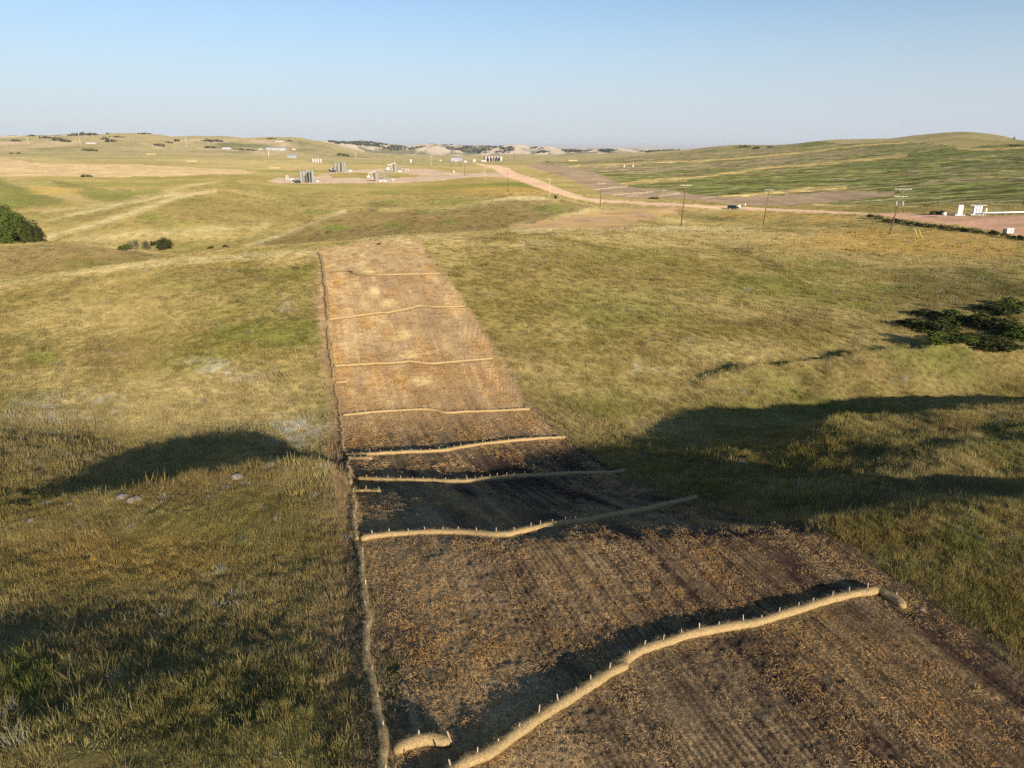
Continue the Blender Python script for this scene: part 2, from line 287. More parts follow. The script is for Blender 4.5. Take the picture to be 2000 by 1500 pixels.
def zones(X, Y, Z):
    u, v, dep = proj(X, Y, Z); ok = (Y > 5) & (dep > 1)
    z = np.zeros(X.shape, np.int8)                       # 0 prairie
    a, l = strip_uv(X, Y)
    z[(strip_in(X, Y) > 0.5) & (Y < 140) & (Y > -20)] = 1
    far = ok & (Y > 240); fq = u.copy(), v.copy()
    jit = 1.2 * vnoise(X / 6, Y / 6, 71)
    def put(poly, k, y0, y1, j=1.0):
        s = ok & (Y > y0) & (Y < y1) & (v > 250) & (v < 520); s[s] = inpoly(u[s] + 3*j*jit[s], v[s] + j * jit[s] * 0.5, poly); z[s] = k
    put(CROP, 5, 215, 1600); put(PLOW, 4, 300, 1300); put(STUB, 6, 480, 1200)
    put(ROAD, 2, 235, 1800, 0.6); put(PADL, 3, 520, 1000, 0.5)
    s = z == 3; s[s] = inpoly(u[s], v[s], PADL_IN); z[s] = 0
    put(PADR, 3, 140, 330, 0.5); put(REDP, 7, 175, 300, 3.5)
    return z, u, v
# loose colour patches: photo x, y, half sizes, distance range, colour, strength
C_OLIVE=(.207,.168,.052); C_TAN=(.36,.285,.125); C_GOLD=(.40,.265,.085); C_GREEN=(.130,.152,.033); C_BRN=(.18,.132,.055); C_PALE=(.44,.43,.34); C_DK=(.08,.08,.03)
C_DIRT=(.40,.255,.16)
PATCH = [
 (570,850,70,45,40,60,C_PALE,.85),(405,715,70,22,50,90,C_PALE,.5),(150,800,170,40,45,75,C_PALE,.4),(480,735,50,14,50,90,C_PALE,.35),(300,830,150,30,40,60,C_TAN,.4),
 (560,650,90,40,55,95,C_GREEN,.6),(470,650,80,25,55,95,C_GREEN,.45),(85,698,45,18,55,95,C_GREEN,.8),(640,790,40,40,50,60,C_GREEN,.3),(230,690,120,50,55,90,C_BRN,.6),(555,597,22,16,80,100,C_PALE,.35),
 (130,630,130,50,65,100,C_TAN,.35),(420,540,120,20,90,118,C_BRN,.4),(560,510,60,12,90,118,C_TAN,.55),(700,478,110,9,105,130,C_TAN,.8),(300,760,250,40,50,80,C_TAN,.3),
 (640,1250,35,260,12,32,C_DIRT,.35),(655,900,14,80,34,60,C_DIRT,.5),(630,600,14,60,66,100,C_DIRT,.5),
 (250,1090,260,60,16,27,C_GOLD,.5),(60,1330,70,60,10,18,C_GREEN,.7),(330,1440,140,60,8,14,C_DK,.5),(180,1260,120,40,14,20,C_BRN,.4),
 (120,520,160,30,145,185,C_BRN,.65),(180,520,60,18,145,185,C_GREEN,.35),(30,500,90,20,150,185,C_BRN,.4),
 (60,365,90,22,300,460,C_GREEN,.55),(210,382,60,16,330,460,C_GREEN,.6),(110,372,60,9,330,470,C_GOLD,.6),(280,376,45,9,370,480,C_GREEN,.5),(30,395,60,14,300,440,C_GREEN,.5),
 (440,420,130,22,225,330,C_BRN,.45),(290,425,22,7,230,300,C_GREEN,.7),(340,440,60,9,215,290,C_GREEN,.35),(330,462,120,9,200,260,C_TAN,.5),
 (800,432,260,20,205,275,C_BRN,.7),(660,444,35,9,205,265,C_GREEN,.8),(770,440,30,9,205,265,C_GREEN,.6),(880,432,26,9,205,265,C_GREEN,.6),(1070,408,45,9,235,285,C_GREEN,.7),(840,412,40,5,240,275,C_GREEN,.5),
 (740,400,35,8,265,400,C_DK,.55),(770,396,40,6,280,420,C_GREEN,.5),(580,395,70,9,280,420,C_GREEN,.35),(615,415,40,7,250,330,C_GREEN,.5),(760,375,40,5,350,500,C_GREEN,.5),(880,394,60,9,270,400,C_GREEN,.4),(1000,360,60,4,420,560,C_GREEN,.6),
 (620,385,60,14,300,480,C_BRN,.35),(960,372,90,10,330,480,C_GOLD,.4),(1020,376,60,8,290,480,C_GOLD,.5),
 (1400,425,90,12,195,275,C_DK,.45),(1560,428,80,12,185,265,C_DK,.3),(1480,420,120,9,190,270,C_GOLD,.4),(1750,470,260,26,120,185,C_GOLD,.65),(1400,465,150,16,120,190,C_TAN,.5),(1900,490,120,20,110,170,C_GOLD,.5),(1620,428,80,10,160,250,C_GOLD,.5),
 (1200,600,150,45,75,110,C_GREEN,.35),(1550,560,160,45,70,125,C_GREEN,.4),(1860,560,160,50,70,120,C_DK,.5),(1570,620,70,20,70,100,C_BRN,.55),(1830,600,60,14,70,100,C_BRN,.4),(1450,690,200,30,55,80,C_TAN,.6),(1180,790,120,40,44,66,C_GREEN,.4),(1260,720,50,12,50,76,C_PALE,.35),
 (1050,700,60,20,55,85,C_BRN,.4),(1100,520,160,30,90,125,C_BRN,.3),(1250,500,120,20,90,140,C_GREEN,.3),(1100,650,60,25,55,85,C_TAN,.35),(1300,830,120,25,40,60,C_TAN,.55),(1550,800,150,40,42,70,C_GREEN,.35),(1700,900,160,80,26,50,C_DK,.3),(1880,1060,80,50,18,30,C_GREEN,.7),(1960,870,60,60,30,48,C_GREEN,.5),
 (1060,478,60,8,100,150,C_PALE,.3),(1250,478,60,8,110,160,C_TAN,.4),
]
C_DRY = (.47, .40, .225)
C_OLV = (.183, .147, .047)
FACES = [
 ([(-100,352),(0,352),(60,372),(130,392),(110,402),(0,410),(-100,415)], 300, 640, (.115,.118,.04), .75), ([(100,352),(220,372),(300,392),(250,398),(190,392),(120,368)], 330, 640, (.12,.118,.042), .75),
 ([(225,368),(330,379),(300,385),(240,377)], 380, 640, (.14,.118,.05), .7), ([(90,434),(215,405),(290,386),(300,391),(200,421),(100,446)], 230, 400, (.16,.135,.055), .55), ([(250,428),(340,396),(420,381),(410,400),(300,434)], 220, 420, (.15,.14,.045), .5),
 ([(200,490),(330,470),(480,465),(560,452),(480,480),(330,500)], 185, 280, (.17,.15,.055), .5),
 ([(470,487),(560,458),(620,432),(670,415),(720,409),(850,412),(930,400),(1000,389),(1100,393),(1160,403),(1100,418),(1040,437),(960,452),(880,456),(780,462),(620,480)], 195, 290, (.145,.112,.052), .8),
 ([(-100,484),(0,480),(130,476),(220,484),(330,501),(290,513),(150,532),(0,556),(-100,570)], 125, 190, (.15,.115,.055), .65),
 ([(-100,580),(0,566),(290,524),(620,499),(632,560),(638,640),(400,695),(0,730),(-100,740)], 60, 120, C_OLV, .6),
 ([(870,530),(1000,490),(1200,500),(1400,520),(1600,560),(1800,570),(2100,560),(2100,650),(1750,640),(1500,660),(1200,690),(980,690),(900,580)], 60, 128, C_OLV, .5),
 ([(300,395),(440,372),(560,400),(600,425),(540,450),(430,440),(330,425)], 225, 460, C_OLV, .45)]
CRESTS = [
 ([(0,557),(100,541),(200,526),(290,514),(400,505),(520,497),(620,488),(700,476),(770,464),(900,461)], 7, 95, 130, C_DRY, .5),
 ([(480,482),(560,456),(600,440),(640,422),(675,412)], 4, 200, 300, C_DRY, .75), ([(840,412),(900,403),(960,393),(1010,386),(1060,386)], 3.5, 240, 310, C_DRY, .8),
 ([(75,416),(150,407),(215,401),(290,382),(370,363),(440,350)], 3.5, 270, 520, C_DRY, .5), ([(75,432),(150,418),(230,402),(300,388),(350,374)], 3.5, 230, 420, C_DRY, .55),
 ([(80,468),(150,448),(220,428),(290,404),(345,386),(420,372)], 4, 215, 420, C_DRY, .7), ([(150,470),(300,455),(420,447),(520,440)], 7, 205, 290, C_DRY, .45),
 ([(20,350),(80,368),(140,385),(200,399)], 9, 340, 640, (.31,.25,.12), .6), ([(260,372),(300,386),(360,380)], 3, 330, 520, C_DRY, .5),
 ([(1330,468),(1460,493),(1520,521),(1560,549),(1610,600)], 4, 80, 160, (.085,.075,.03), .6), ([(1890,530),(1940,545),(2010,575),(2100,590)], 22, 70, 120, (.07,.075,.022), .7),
 ([(0,300),(60,298),(150,297),(260,296)], 1.5, 900, 1500, C_DRY, .9), ([(1000,452),(1100,449),(1330,446),(1480,448)], 5, 150, 215, C_DRY, .7), ([(1000,440),(1080,425),(1150,412),(1220,406)], 4, 200, 300, C_DRY, .5)]
def cover(X, Y, Z, z, u, v, tuft_shade=False):
    R = np.hypot(X, Y); n = X.size
    mix = lambda c, k, f: c * (1 - f[:, None]) + np.array(k)[None, :] * f[:, None]
    near = 1 - sstep(150, 500, R)
    n1 = fbm(X / 3.2, Y / 3.2, 101, 3) * near + fbm(X / 40, Y / 40, 102, 3) * (1 - near)
    n2 = fbm(X / 14, Y / 14, 103, 3) * near + fbm(X / 150, Y / 150, 104, 3) * (1 - near)
    n3 = fbm(X / 0.55, Y / 0.55, 105, 2) * (1 - sstep(60, 140, R)) + fbm(X / 9, Y / 9, 106, 2) * sstep(60, 140, R)
    c = np.tile(np.array(C_OLIVE), (n, 1))
    c = mix(c, C_TAN, np.clip(0.42 + 0.75 * n2 + 0.45 * n1 + 0.15 * sstep(60, 300, R), 0, 0.95))
    c = mix(c, C_GREEN, np.clip(1.3 * (fbm(X / 11, Y / 11, 107, 2) - 0.3), 0, 0.6) * near)
    c = mix(c, C_GREEN, np.clip(1.6 * (fbm(X / 190, Y / 60, 108, 3) - 0.12), 0, 0.6) * (1 - near))
    c = mix(c, C_BRN, np.clip(1.6 * (fbm(X / 7, Y / 7, 109, 3) - 0.2), 0, 0.7) * near)
    c = mix(c, (.225, .200, .115), 0.6 * sstep(600, 1500, R))
    wob = 0.35 * fbm(X / 5, Y / 5, 110, 3) * near + 0.35 * fbm(X / 30, Y / 30, 111, 3) * (1 - near)
    c = mix(c, C_OLV, .40 * sstep(190, 230, R) * (1 - sstep(560, 700, R)) * (u < 1000) * np.clip(.8 + 1.2 * n2, 0, 1))
    ea, el = strip_uv(X, Y); ed = np.where((el > 4) & (el < 118), np.exp(-((ea + .35) / .55) ** 2) + .6 * np.exp(-((ea - 15.35) / .4) ** 2), 0); c = mix(c, (.27, .185, .115), np.clip(ed * (.75 + .9 * n3), 0, .85))
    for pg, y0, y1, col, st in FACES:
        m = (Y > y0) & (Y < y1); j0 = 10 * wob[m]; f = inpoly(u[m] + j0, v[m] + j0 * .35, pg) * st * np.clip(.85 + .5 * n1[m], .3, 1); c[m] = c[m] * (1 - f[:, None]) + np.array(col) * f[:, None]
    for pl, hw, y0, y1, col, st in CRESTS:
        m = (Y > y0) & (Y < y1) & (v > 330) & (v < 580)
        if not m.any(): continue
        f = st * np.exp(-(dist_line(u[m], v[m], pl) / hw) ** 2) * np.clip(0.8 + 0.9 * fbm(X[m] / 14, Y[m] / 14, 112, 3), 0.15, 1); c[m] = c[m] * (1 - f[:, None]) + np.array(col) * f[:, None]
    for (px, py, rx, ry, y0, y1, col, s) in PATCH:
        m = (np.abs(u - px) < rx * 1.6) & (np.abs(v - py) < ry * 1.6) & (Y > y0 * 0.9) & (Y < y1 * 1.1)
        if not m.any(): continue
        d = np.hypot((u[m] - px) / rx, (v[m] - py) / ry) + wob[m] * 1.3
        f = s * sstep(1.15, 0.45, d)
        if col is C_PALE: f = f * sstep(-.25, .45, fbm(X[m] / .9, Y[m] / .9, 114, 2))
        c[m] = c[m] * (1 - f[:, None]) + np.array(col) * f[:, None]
    # bluffs and far hills
    far = sstep(2000, 2700, R); rg = fbm(X / 60, Y / 160, 121, 3)
    ero = np.abs(vnoise(X / 150 + 0.25 * vnoise(Y / 200, X / 300, 4), Y / 520, 21)) + 0.45 * np.abs(vnoise(X / 55, Y / 240, 22))
    bz = sstep(2550, 2750, R) * (1 - sstep(3450, 3600, R)); c = mix(c, (.125, .125, .085), bz * .85)
    c = mix(c, (.40, .345, .275), bz * np.clip(sstep(.22, .5, ero + .35 * rg), 0, .95))
    hl = sstep(1500, 1800, R) * (1 - sstep(2200, 2500, R)) * (u < 720)
    c = mix(c, (.36, .27, .19), np.clip(hl * 1.8 * (fbm(X / 90, Y / 120, 123, 3) - 0.1), 0, 0.8))
    c = mix(c, (.095, .105, .05), hl * np.clip(2.2 * (fbm(X / 120, Y / 200, 124, 3) - 0.12), 0, .85))
    c = mix(c, (.30, .25, .16), 0.7 * sstep(3500, 5000, R))
    # strip: dark soil under straw mulch
    s = z == 1
    if s.any():
        a, l = strip_uv(X[s], Y[s]); k = np.zeros((s.sum(), 3)) + np.array((.056, .037, .029))
        rw = np.sin(a * 2 * math.pi / .18 + 2.2 * vnoise(a / 3, l / 6, 136)) * sstep(2.5, 5, a) * (.35 + .65 * sstep(-.3, .3, vnoise(a / 1.6, l / 7, 137)))
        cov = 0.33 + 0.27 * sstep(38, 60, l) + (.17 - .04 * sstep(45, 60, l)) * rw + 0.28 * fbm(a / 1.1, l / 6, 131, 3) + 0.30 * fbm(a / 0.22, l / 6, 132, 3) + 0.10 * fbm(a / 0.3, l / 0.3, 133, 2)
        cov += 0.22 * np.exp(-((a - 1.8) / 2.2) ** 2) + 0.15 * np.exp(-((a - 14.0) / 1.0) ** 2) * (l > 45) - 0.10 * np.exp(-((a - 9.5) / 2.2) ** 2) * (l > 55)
        cov -= .20 * np.exp(-((l - 37) / 8) ** 2) + .12 * sstep(6, 11, a) * (1 - sstep(42, 55, l)); cov = np.clip(cov, 0, 0.9)[:, None]  # less straw across the shaded band, darkening its colour to deepen the shadow
        straw = np.zeros_like(k) + np.array((.50, .355, .18)); og = np.clip(1.7 * (fbm(a / 2.0, l / 5, 134, 3) + 0.12), 0, 0.9)[:, None] * (0.35 + 0.65 * sstep(45, 60, l)[:, None])
        straw = straw * (1 - og) + np.array((.47, .285, .10)) * og
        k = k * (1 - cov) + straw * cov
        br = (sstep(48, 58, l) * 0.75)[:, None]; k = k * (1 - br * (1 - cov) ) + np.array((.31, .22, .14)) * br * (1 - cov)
        pl = (np.exp(-((a - 8.2 + 0.02 * l) / 1.5) ** 2) * sstep(52, 60, l) * np.clip(0.2 + 1.6 * fbm(a / 2.5, l / 2.6, 135, 2), 0, 0.8))[:, None]
        k = k * (1 - pl) + np.array((.56, .44, .22)) * pl
        top = (sstep(88, 112, l) * 0.45)[:, None]; k = k * (1 - top) + np.array((.42, .32, .17)) * top
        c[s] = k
    s = z == 2; c[s] = np.array((.48, .335, .22)) * (1 + 0.10 * vnoise(X[s] / 5, Y[s] / 5, 141))[:, None]
    s = z == 3; c[s] = np.array((.36, .275, .20)) * (1 + 0.14 * fbm(X[s] / 12, Y[s] / 5, 142, 3))[:, None]
    s = (z == 3) & (R < 330); c[s] = np.array((.45, .275, .18)) * (1 + 0.16 * fbm(X[s] / 9, Y[s] / 2.5, 143, 3))[:, None]
    s = z == 4; c[s] = np.array((.25, .188, .125)) * (1 + 0.13 * fbm(X[s] / 14, Y[s] / 14, 144, 3))[:, None]
    for pl, hw in PLINES: c[(z == 4) & (dist_line(u, v, pl) < hw)] = (.46, .38, .25)
    s = z == 6; f = np.clip(0.5 + 0.9 * fbm(X[s] / 60, Y[s] / 22, 145, 3), 0, 1)[:, None]; c[s] = np.array((.355, .255, .15)) * (1 - f) + np.array((.39, .305, .165)) * f
    s = z == 7; f = np.clip(0.45 + 1.1 * fbm(X[s] / 9, Y[s] / 12, 146, 3), 0, 1)[:, None]; c[s] = np.array((.29, .20, .12)) * (1 - f) + np.array((.36, .25, .11)) * f
    s = z == 5
    if s.any():                                          # crops in rows that climb the slope to the right
        p = (X[s] * 0.96 + Y[s] * 0.28); q = (-X[s] * 0.28 + Y[s] * 0.96)
        g = 0.24 + 0.95 * fbm(p / 38, q / 7, 151, 3, 0.65) + 0.9 * fbm(p / 150, q / 60, 152, 3) + 0.25 * sstep(1500, 1900, u[s]) - 0.35 * sstep(500, 700, Y[s]) * (u[s] < 1560)
        g += 0.3 * fbm(p / 8, q / 3, 155, 2)
        k = np.array((.215, .178, .112))[None] * (1 - np.clip(sstep(-0.15, 0.2, g), 0, 1)[:, None]) + np.array((.150, .155, .058))[None] * sstep(-0.15, 0.2, g)[:, None]
        dk = np.clip(sstep(0.3, 0.6, g), 0, .8)[:, None]; k = k * (1 - dk) + np.array((.095, .112, .04)) * dk
        ye = np.clip(1.2 * (fbm(p / 60, q / 14, 153, 2) - 0.2), 0, .5)[:, None]; k = k * (1 - ye) + np.array((.21, .195, .06)) * ye
        c[s] = k
        for pl, hw in TANS:
            d = dist_line(u[s], v[s], pl) + 0.7 * vnoise(X[s] / 15, Y[s] / 15, 154); f = sstep(hw + 0.6, hw - 0.6, d)[:, None]; k = k * (1 - f) + np.array((.34, .27, .12)) * f
        c[s] = k
    c = c * (1 + 0.16 * n3[:, None])
    if tuft_shade: c = c * np.where(z == 0, 1 - .5 * (1 - sstep(30, 75, R)), 1)[:, None]   # shade between tufts painted in: near ground darkened to deepen shadows
    return np.clip(c, 0.01, 0.9)

# ------------------------------------------------------------------ ground sheet, cut along the outlines of strip, road, pads and fields
def set_prop(o, label=None, cat=None, group=None, kind=None):
    if label: o['label'] = label
    if cat: o['category'] = cat
    if group: o['group'] = group
    if kind: o['kind'] = kind
    return o
def mesh_from(name, V, Fc, smooth=True):
    me = bpy.data.meshes.new(name); n = Fc.shape[1]
    me.vertices.add(len(V)); me.vertices.foreach_set('co', np.ascontiguousarray(V, np.float32).ravel())
    me.loops.add(Fc.size); me.loops.foreach_set('vertex_index', np.ascontiguousarray(Fc, np.int32).ravel())
    me.polygons.add(len(Fc)); me.polygons.foreach_set('loop_start', np.arange(0, Fc.size, n, dtype=np.int32))
    me.polygons.foreach_set('use_smooth', np.full(len(Fc), smooth)); me.update(calc_edges=True); return me
NC, NR = 1000, 640
th_in = np.arctan(np.linspace(-0.955, 0.955, NC)); t0 = th_in[-1]
th = np.concatenate([th_in, np.linspace(t0, 2 * math.pi - t0, 62)[1:-1]])
pyr = np.linspace(2300, 300, 470); sl = np.tan(np.arctan((pyr - 750) / F) + PITCH)
Ya = np.clip(17.5 / np.clip(sl, 1e-3, 3.9), 4, None)
rows = np.unique(np.concatenate([[0.4, 1.5, 3.0], Ya, np.geomspace(90, 4200, 190), np.geomspace(4300, 58000, 24)]))
TH, RR = np.meshgrid(th, rows); cs = np.where(np.abs(TH) < t0 + 1e-9, 1 / np.maximum(np.cos(TH), 0.2), 1 / math.cos(t0))
RAD = RR * cs; GX = RAD * np.sin(TH); GY = RAD * np.cos(TH)
nrow, ncol = GX.shape
GZ = H(GX, GY)
gx, gy, gz = GX.ravel(), GY.ravel(), GZ.ravel()
zn, gu, gv = zones(gx, gy, gz)
# crops and shoulder of the road stand a little proud
gz = gz + np.where(zn == 5, 0.55 * np.clip(fbm((gx * .96 + gy * .28) / 38, (-gx * .28 + gy * .96) / 7, 151, 3, 0.65) + 0.1, -0.4, 0.7), 0)
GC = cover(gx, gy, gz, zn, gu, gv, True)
ii, jj = np.meshgrid(np.arange(nrow - 1), np.arange(ncol), indexing='ij'); j2 = (jj + 1) % ncol
QF = np.stack([ii * ncol + jj, ii * ncol + j2, (ii + 1) * ncol + j2, (ii + 1) * ncol + jj], -1).reshape(-1, 4)
qz = zn[QF[:, 0]]
ground_mat('prairie', (2.2, 0.35), bump=0.6, bscale=2.5, bdist=0.15)
ground_mat('mulch', (17, 42, 6.0), 0.25, 1.75, bump=1.0, bscale=13, bdist=0.045)
ground_mat('gravel', (1.0, 0.12), 0.75, 1.25, bump=0.2, bscale=2, bdist=0.03)
ground_mat('field', (0.35, 0.06), 0.6, 1.4, bump=0.4, bscale=0.6, bdist=0.2)
def crop_mat():
    m, nt, out = new_mat('crop'); at = N(nt, 'ShaderNodeAttribute', attribute_name='cover'); tc = N(nt, 'ShaderNodeNewGeometry').outputs['Position']
    mp = N(nt, 'ShaderNodeMapping'); mp.inputs['Rotation'].default_value = (0, 0, -.28); nt.links.new(tc, mp.inputs['Vector']); c = at.outputs['Color']; hgt = None
    for sx, sy, lo, hi, amt in ((.025, .20, .34, 1.6, .7), (.09, .55, .38, 1.65, .8), (.35, 1.5, .45, 1.5, .6)):
        ms = N(nt, 'ShaderNodeVectorMath', operation='MULTIPLY'); nt.links.new(mp.outputs[0], ms.inputs[0]); ms.inputs[1].default_value = (sx, sy, .01)
        f = ramp(nt, noise(nt, 1.0, 2, .6, ms.outputs[0]), .40, .60); c = mixc(nt, amt, c, mixc(nt, f, (lo * 1.05, lo, lo), (hi, hi, hi * .95)), 'MULTIPLY'); hgt = hgt or f
    d = N(nt, 'ShaderNodeBsdfDiffuse'); d.inputs['Roughness'].default_value = 1; nt.links.new(c, d.inputs['Color'])
    b = N(nt, 'ShaderNodeBump'); b.inputs['Strength'].default_value = .7; b.inputs['Distance'].default_value = .5; nt.links.new(hgt, b.inputs['Height']); nt.links.new(b.outputs[0], d.inputs['Normal'])
    nt.links.new(d.outputs[0], out.inputs[0]); MATS['crop'] = m
crop_mat()
VG = np.stack([gx, gy, gz], 1)
for code, nm, mt, lb in ((0, 'ground', 'prairie', 'rolling prairie of dry and green grass'), (1, 'seeded_strip', 'mulch', 'strip of bare soil under straw mulch running downhill'),
                     (2, 'gravel_road', 'gravel', 'pinkish gravel road curving past the power poles'), (3, 'gravel_pad', 'gravel', 'reddish gravel pads of the oil site'),
                     (4, 'ploughed_field', 'field', 'bare brown field beside the gravel road'), (5, 'crop_field', 'crop', 'green crop rows on the hillside at right'),
                     (6, 'stubble_field', 'field', 'pinkish tan stubble field at left'), (7, 'bare_ground', 'gravel', 'orange bare soil patch below the road')):
    q = QF[qz == code]
    if not len(q): continue
    used = np.unique(q); rm = np.full(len(VG), -1); rm[used] = np.arange(len(used))
    me = mesh_from(nm, VG[used], rm[q]); ca = me.color_attributes.new('cover', 'FLOAT_COLOR', 'POINT')
    ca.data.foreach_set('color', np.concatenate([GC[used], np.ones((len(used), 1))], 1).astype(np.float32).ravel())
    me.materials.append(MATS[mt]); o = bpy.data.objects.new(nm, me); sc.collection.objects.link(o); set_prop(o, lb, kind='structure')

# ------------------------------------------------------------------ mesh helpers
class MB:
    def __init__(s): s.v = []; s.f = []
    def add(s, V, Fs):
        b = len(s.v); s.v += [tuple(p) for p in V]; s.f += [tuple(i + b for i in f) for f in Fs]; return s
    def box(s, c, d, rz=0, tilt=None, taper=1.0):
        x, y, z = d[0] / 2, d[1] / 2, d[2] / 2; P = []
        for sz in (-1, 1):
            k = taper if sz > 0 else 1
            for sx, sy in ((-1, -1), (1, -1), (1, 1), (-1, 1)): P.append(Vector((sx * x * k, sy * y * k, sz * z)))
        M = Matrix.Rotation(rz, 4, 'Z')
        if tilt: M = M @ Matrix.Rotation(tilt[0], 4, tilt[1])
        return s.add([M @ p + Vector(c) for p in P], [(0,3,2,1),(4,5,6,7),(0,1,5,4),(1,2,6,5),(2,3,7,6),(3,0,4,7)])
    def tube(s, p0, p1, r0, r1=None, n=8, cap=True):
        r1 = r0 if r1 is None else r1; p0 = Vector(p0); p1 = Vector(p1); q = (p1 - p0).to_track_quat('Z', 'Y'); V = []
        for p, r in ((p0, r0), (p1, r1)):
            for k in range(n): a = 2 * math.pi * k / n; V.append(p + q @ Vector((r * math.cos(a), r * math.sin(a), 0)))
        Fs = [(k, (k+1) % n, n + (k+1) % n, n + k) for k in range(n)]
        if cap: Fs += [tuple(range(n))[::-1], tuple(range(n, 2 * n))]
        return s.add(V, Fs)
    def prism(s, prof, y0, y1, M=None):                   # profile in xz, extruded along y
        n = len(prof); V = [Vector((x, y0, z)) for x, z in prof] + [Vector((x, y1, z)) for x, z in prof]
        if M: V = [M @ p for p in V]
        return s.add(V, [tuple(range(n)), tuple(range(2*n-1, n-1, -1))] + [((k+1) % n, k, n + k, n + (k+1) % n) for k in range(n)])
    def mesh(s, name, mat, smooth=False):
        me = bpy.data.meshes.new(name); me.from_pydata(s.v, [], s.f); me.update()
        bm = bmesh.new(); bm.from_mesh(me); bmesh.ops.recalc_face_normals(bm, faces=bm.faces); bm.to_mesh(me); bm.free()
        me.materials.append(MATS[mat])
        if smooth: me.polygons.foreach_set('use_smooth', [True] * len(me.polygons))
        return me
    def build(s, name, mat, parent=None, loc=(0, 0, 0), smooth=False): return link(name, s.mesh(name, mat, smooth), parent, loc)
def link(name, me, parent=None, loc=(0, 0, 0), rz=0, scale=1.0):
    o = bpy.data.objects.new(name, me); sc.collection.objects.link(o); o.location = loc; o.rotation_euler = (0, 0, rz)
    o.scale = (scale,) * 3 if isinstance(scale, (int, float)) else scale
    if parent: o.parent = parent
    return o
def thing(name, label, cat, loc, rz=0, group=None, scale=1.0):
    o = link(name, None, None, loc, rz, scale); o.empty_display_size = 0.2; return set_prop(o, label, cat, group)
def depth_of(p): return p.y * CP - p.z * SP
def mpp(p): return depth_of(p) / F                        # metres per photo pixel at a point
def col_of(P):
    P = np.atleast_2d(P); zz, uu, vv = zones(P[:, 0], P[:, 1], P[:, 2]); return cover(P[:, 0], P[:, 1], P[:, 2], zz, uu, vv), zz

plain('straw', (.46, .33, .16), .95, .5, 26, bump=1.0, spec=.03)
plain('straw_dirty', (.42, .31, .155), .95, .45, 9, bump=0.9, spec=.05)
plain('stake_wood', (.52, .39, .29), .85, .2, 20)
plain('pole_wood', (.20, .115, .075), .85, .25, 3, spec=.1)
plain('grey_wood', (.55, .50, .44), .85, .15, 6)
plain('porcelain', (.6, .58, .55), .3, .1, 10)
plain('rock', (.29, .25, .215), .95, .3, 3.0, bump=1.0, spec=.1)
plain('tank_paint', (.33, .325, .285), .55, .12, .8)
plain('tank_brown', (.33, .265, .215), .6, .12, .8)
plain('tank_pale', (.62, .55, .50), .55, .12, .8)
plain('white_paint', (.80, .80, .80), .5, .06, .6)
plain('dull_white', (.56, .55, .53), .7, .1, .4)
plain('grey_paint', (.40, .41, .43), .5, .1, 1.0)
plain('dark_paint', (.035, .035, .04), .6, .2, 1.0)
plain('tan_steel', (.40, .37, .28), .6, .15, 2.0)
plain('yellow_plastic', (.72, .58, .16), .5, .1, 4.0)
plain('cream_panel', (.74, .71, .62), .5, .08, 2.0)
plain('roof_grey', (.36, .36, .39), .6, .12, .5)
plain('rust_red', (.36, .15, .10), .8, .2, 1.0)
plain('hay', (.60, .46, .24), .95, .2, 3.0, spec=.05)
plain('car_paint', (.012, .014, .026), .35, .1, 2.0, spec=.3)
plain('car_glass', (.012, .014, .018), .2, .1, 2.0, spec=.3)
plain('rubber', (.02, .02, .02), .9, .2, 4.0)
plain('lamp', (.8, .75, .7), .2, .05, 4.0)
plain('bark', (.13, .10, .08), .95, .3, 5.0)
def leaf_mat(name, dark, light, scale=0.35, trans=0.25):
    m, nt, out = new_mat(name); tc = N(nt, 'ShaderNodeNewGeometry').outputs['Position']
    f = ramp(nt, noise(nt, scale, 3, .7, tc), .3, .7); f2 = ramp(nt, noise(nt, scale * 9, 2, .6, tc), .25, .75)
    c = mixc(nt, f, dark, light); c = mixc(nt, .5, c, mixc(nt, f2, (.5,)*3, (1.5,)*3), 'MULTIPLY')
    d = N(nt, 'ShaderNodeBsdfDiffuse'); t = N(nt, 'ShaderNodeBsdfTranslucent'); mx = N(nt, 'ShaderNodeMixShader'); mx.inputs[0].default_value = trans
    for q in (d, t): nt.links.new(c, q.inputs['Color'])
    nt.links.new(d.outputs[0], mx.inputs[1]); nt.links.new(t.outputs[0], mx.inputs[2]); nt.links.new(mx.outputs[0], out.inputs[0]); MATS[name] = m
leaf_mat('leaf_green', (.045, .07, .016), (.16, .19, .042))
leaf_mat('leaf_olive', (.035, .043, .016), (.10, .105, .035))
leaf_mat('leaf_grey', (.10, .095, .06), (.21, .19, .12))
leaf_mat('leaf_far', (.06, .07, .035), (.125, .13, .065), .05)
leaf_mat('leaf_bluff', (.075, .09, .065), (.115, .13, .09), .03)
leaf_mat('leaf_weed', (.05, .06, .018), (.15, .145, .05), .8)

# ------------------------------------------------------------------ instanced grass and straw
SRC = {}
def blade_mat(name, trans=.3, lo=.6, hi=1.35):
    m, nt, out = new_mat(name); at = N(nt, 'ShaderNodeAttribute', attribute_name='tint', attribute_type='INSTANCER')
    tc = N(nt, 'ShaderNodeNewGeometry').outputs['Position']
    c = mixc(nt, 1.0, at.outputs['Color'], mixc(nt, ramp(nt, noise(nt, 11, 2, .6, tc), .3, .7), (lo,)*3, (hi,)*3), 'MULTIPLY')
    d = N(nt, 'ShaderNodeBsdfDiffuse'); t = N(nt, 'ShaderNodeBsdfTranslucent'); mx = N(nt, 'ShaderNodeMixShader'); mx.inputs[0].default_value = trans
    for q in (d, t): nt.links.new(c, q.inputs['Color'])
    nt.links.new(d.outputs[0], mx.inputs[1]); nt.links.new(t.outputs[0], mx.inputs[2]); nt.links.new(mx.outputs[0], out.inputs[0]); MATS[name] = m
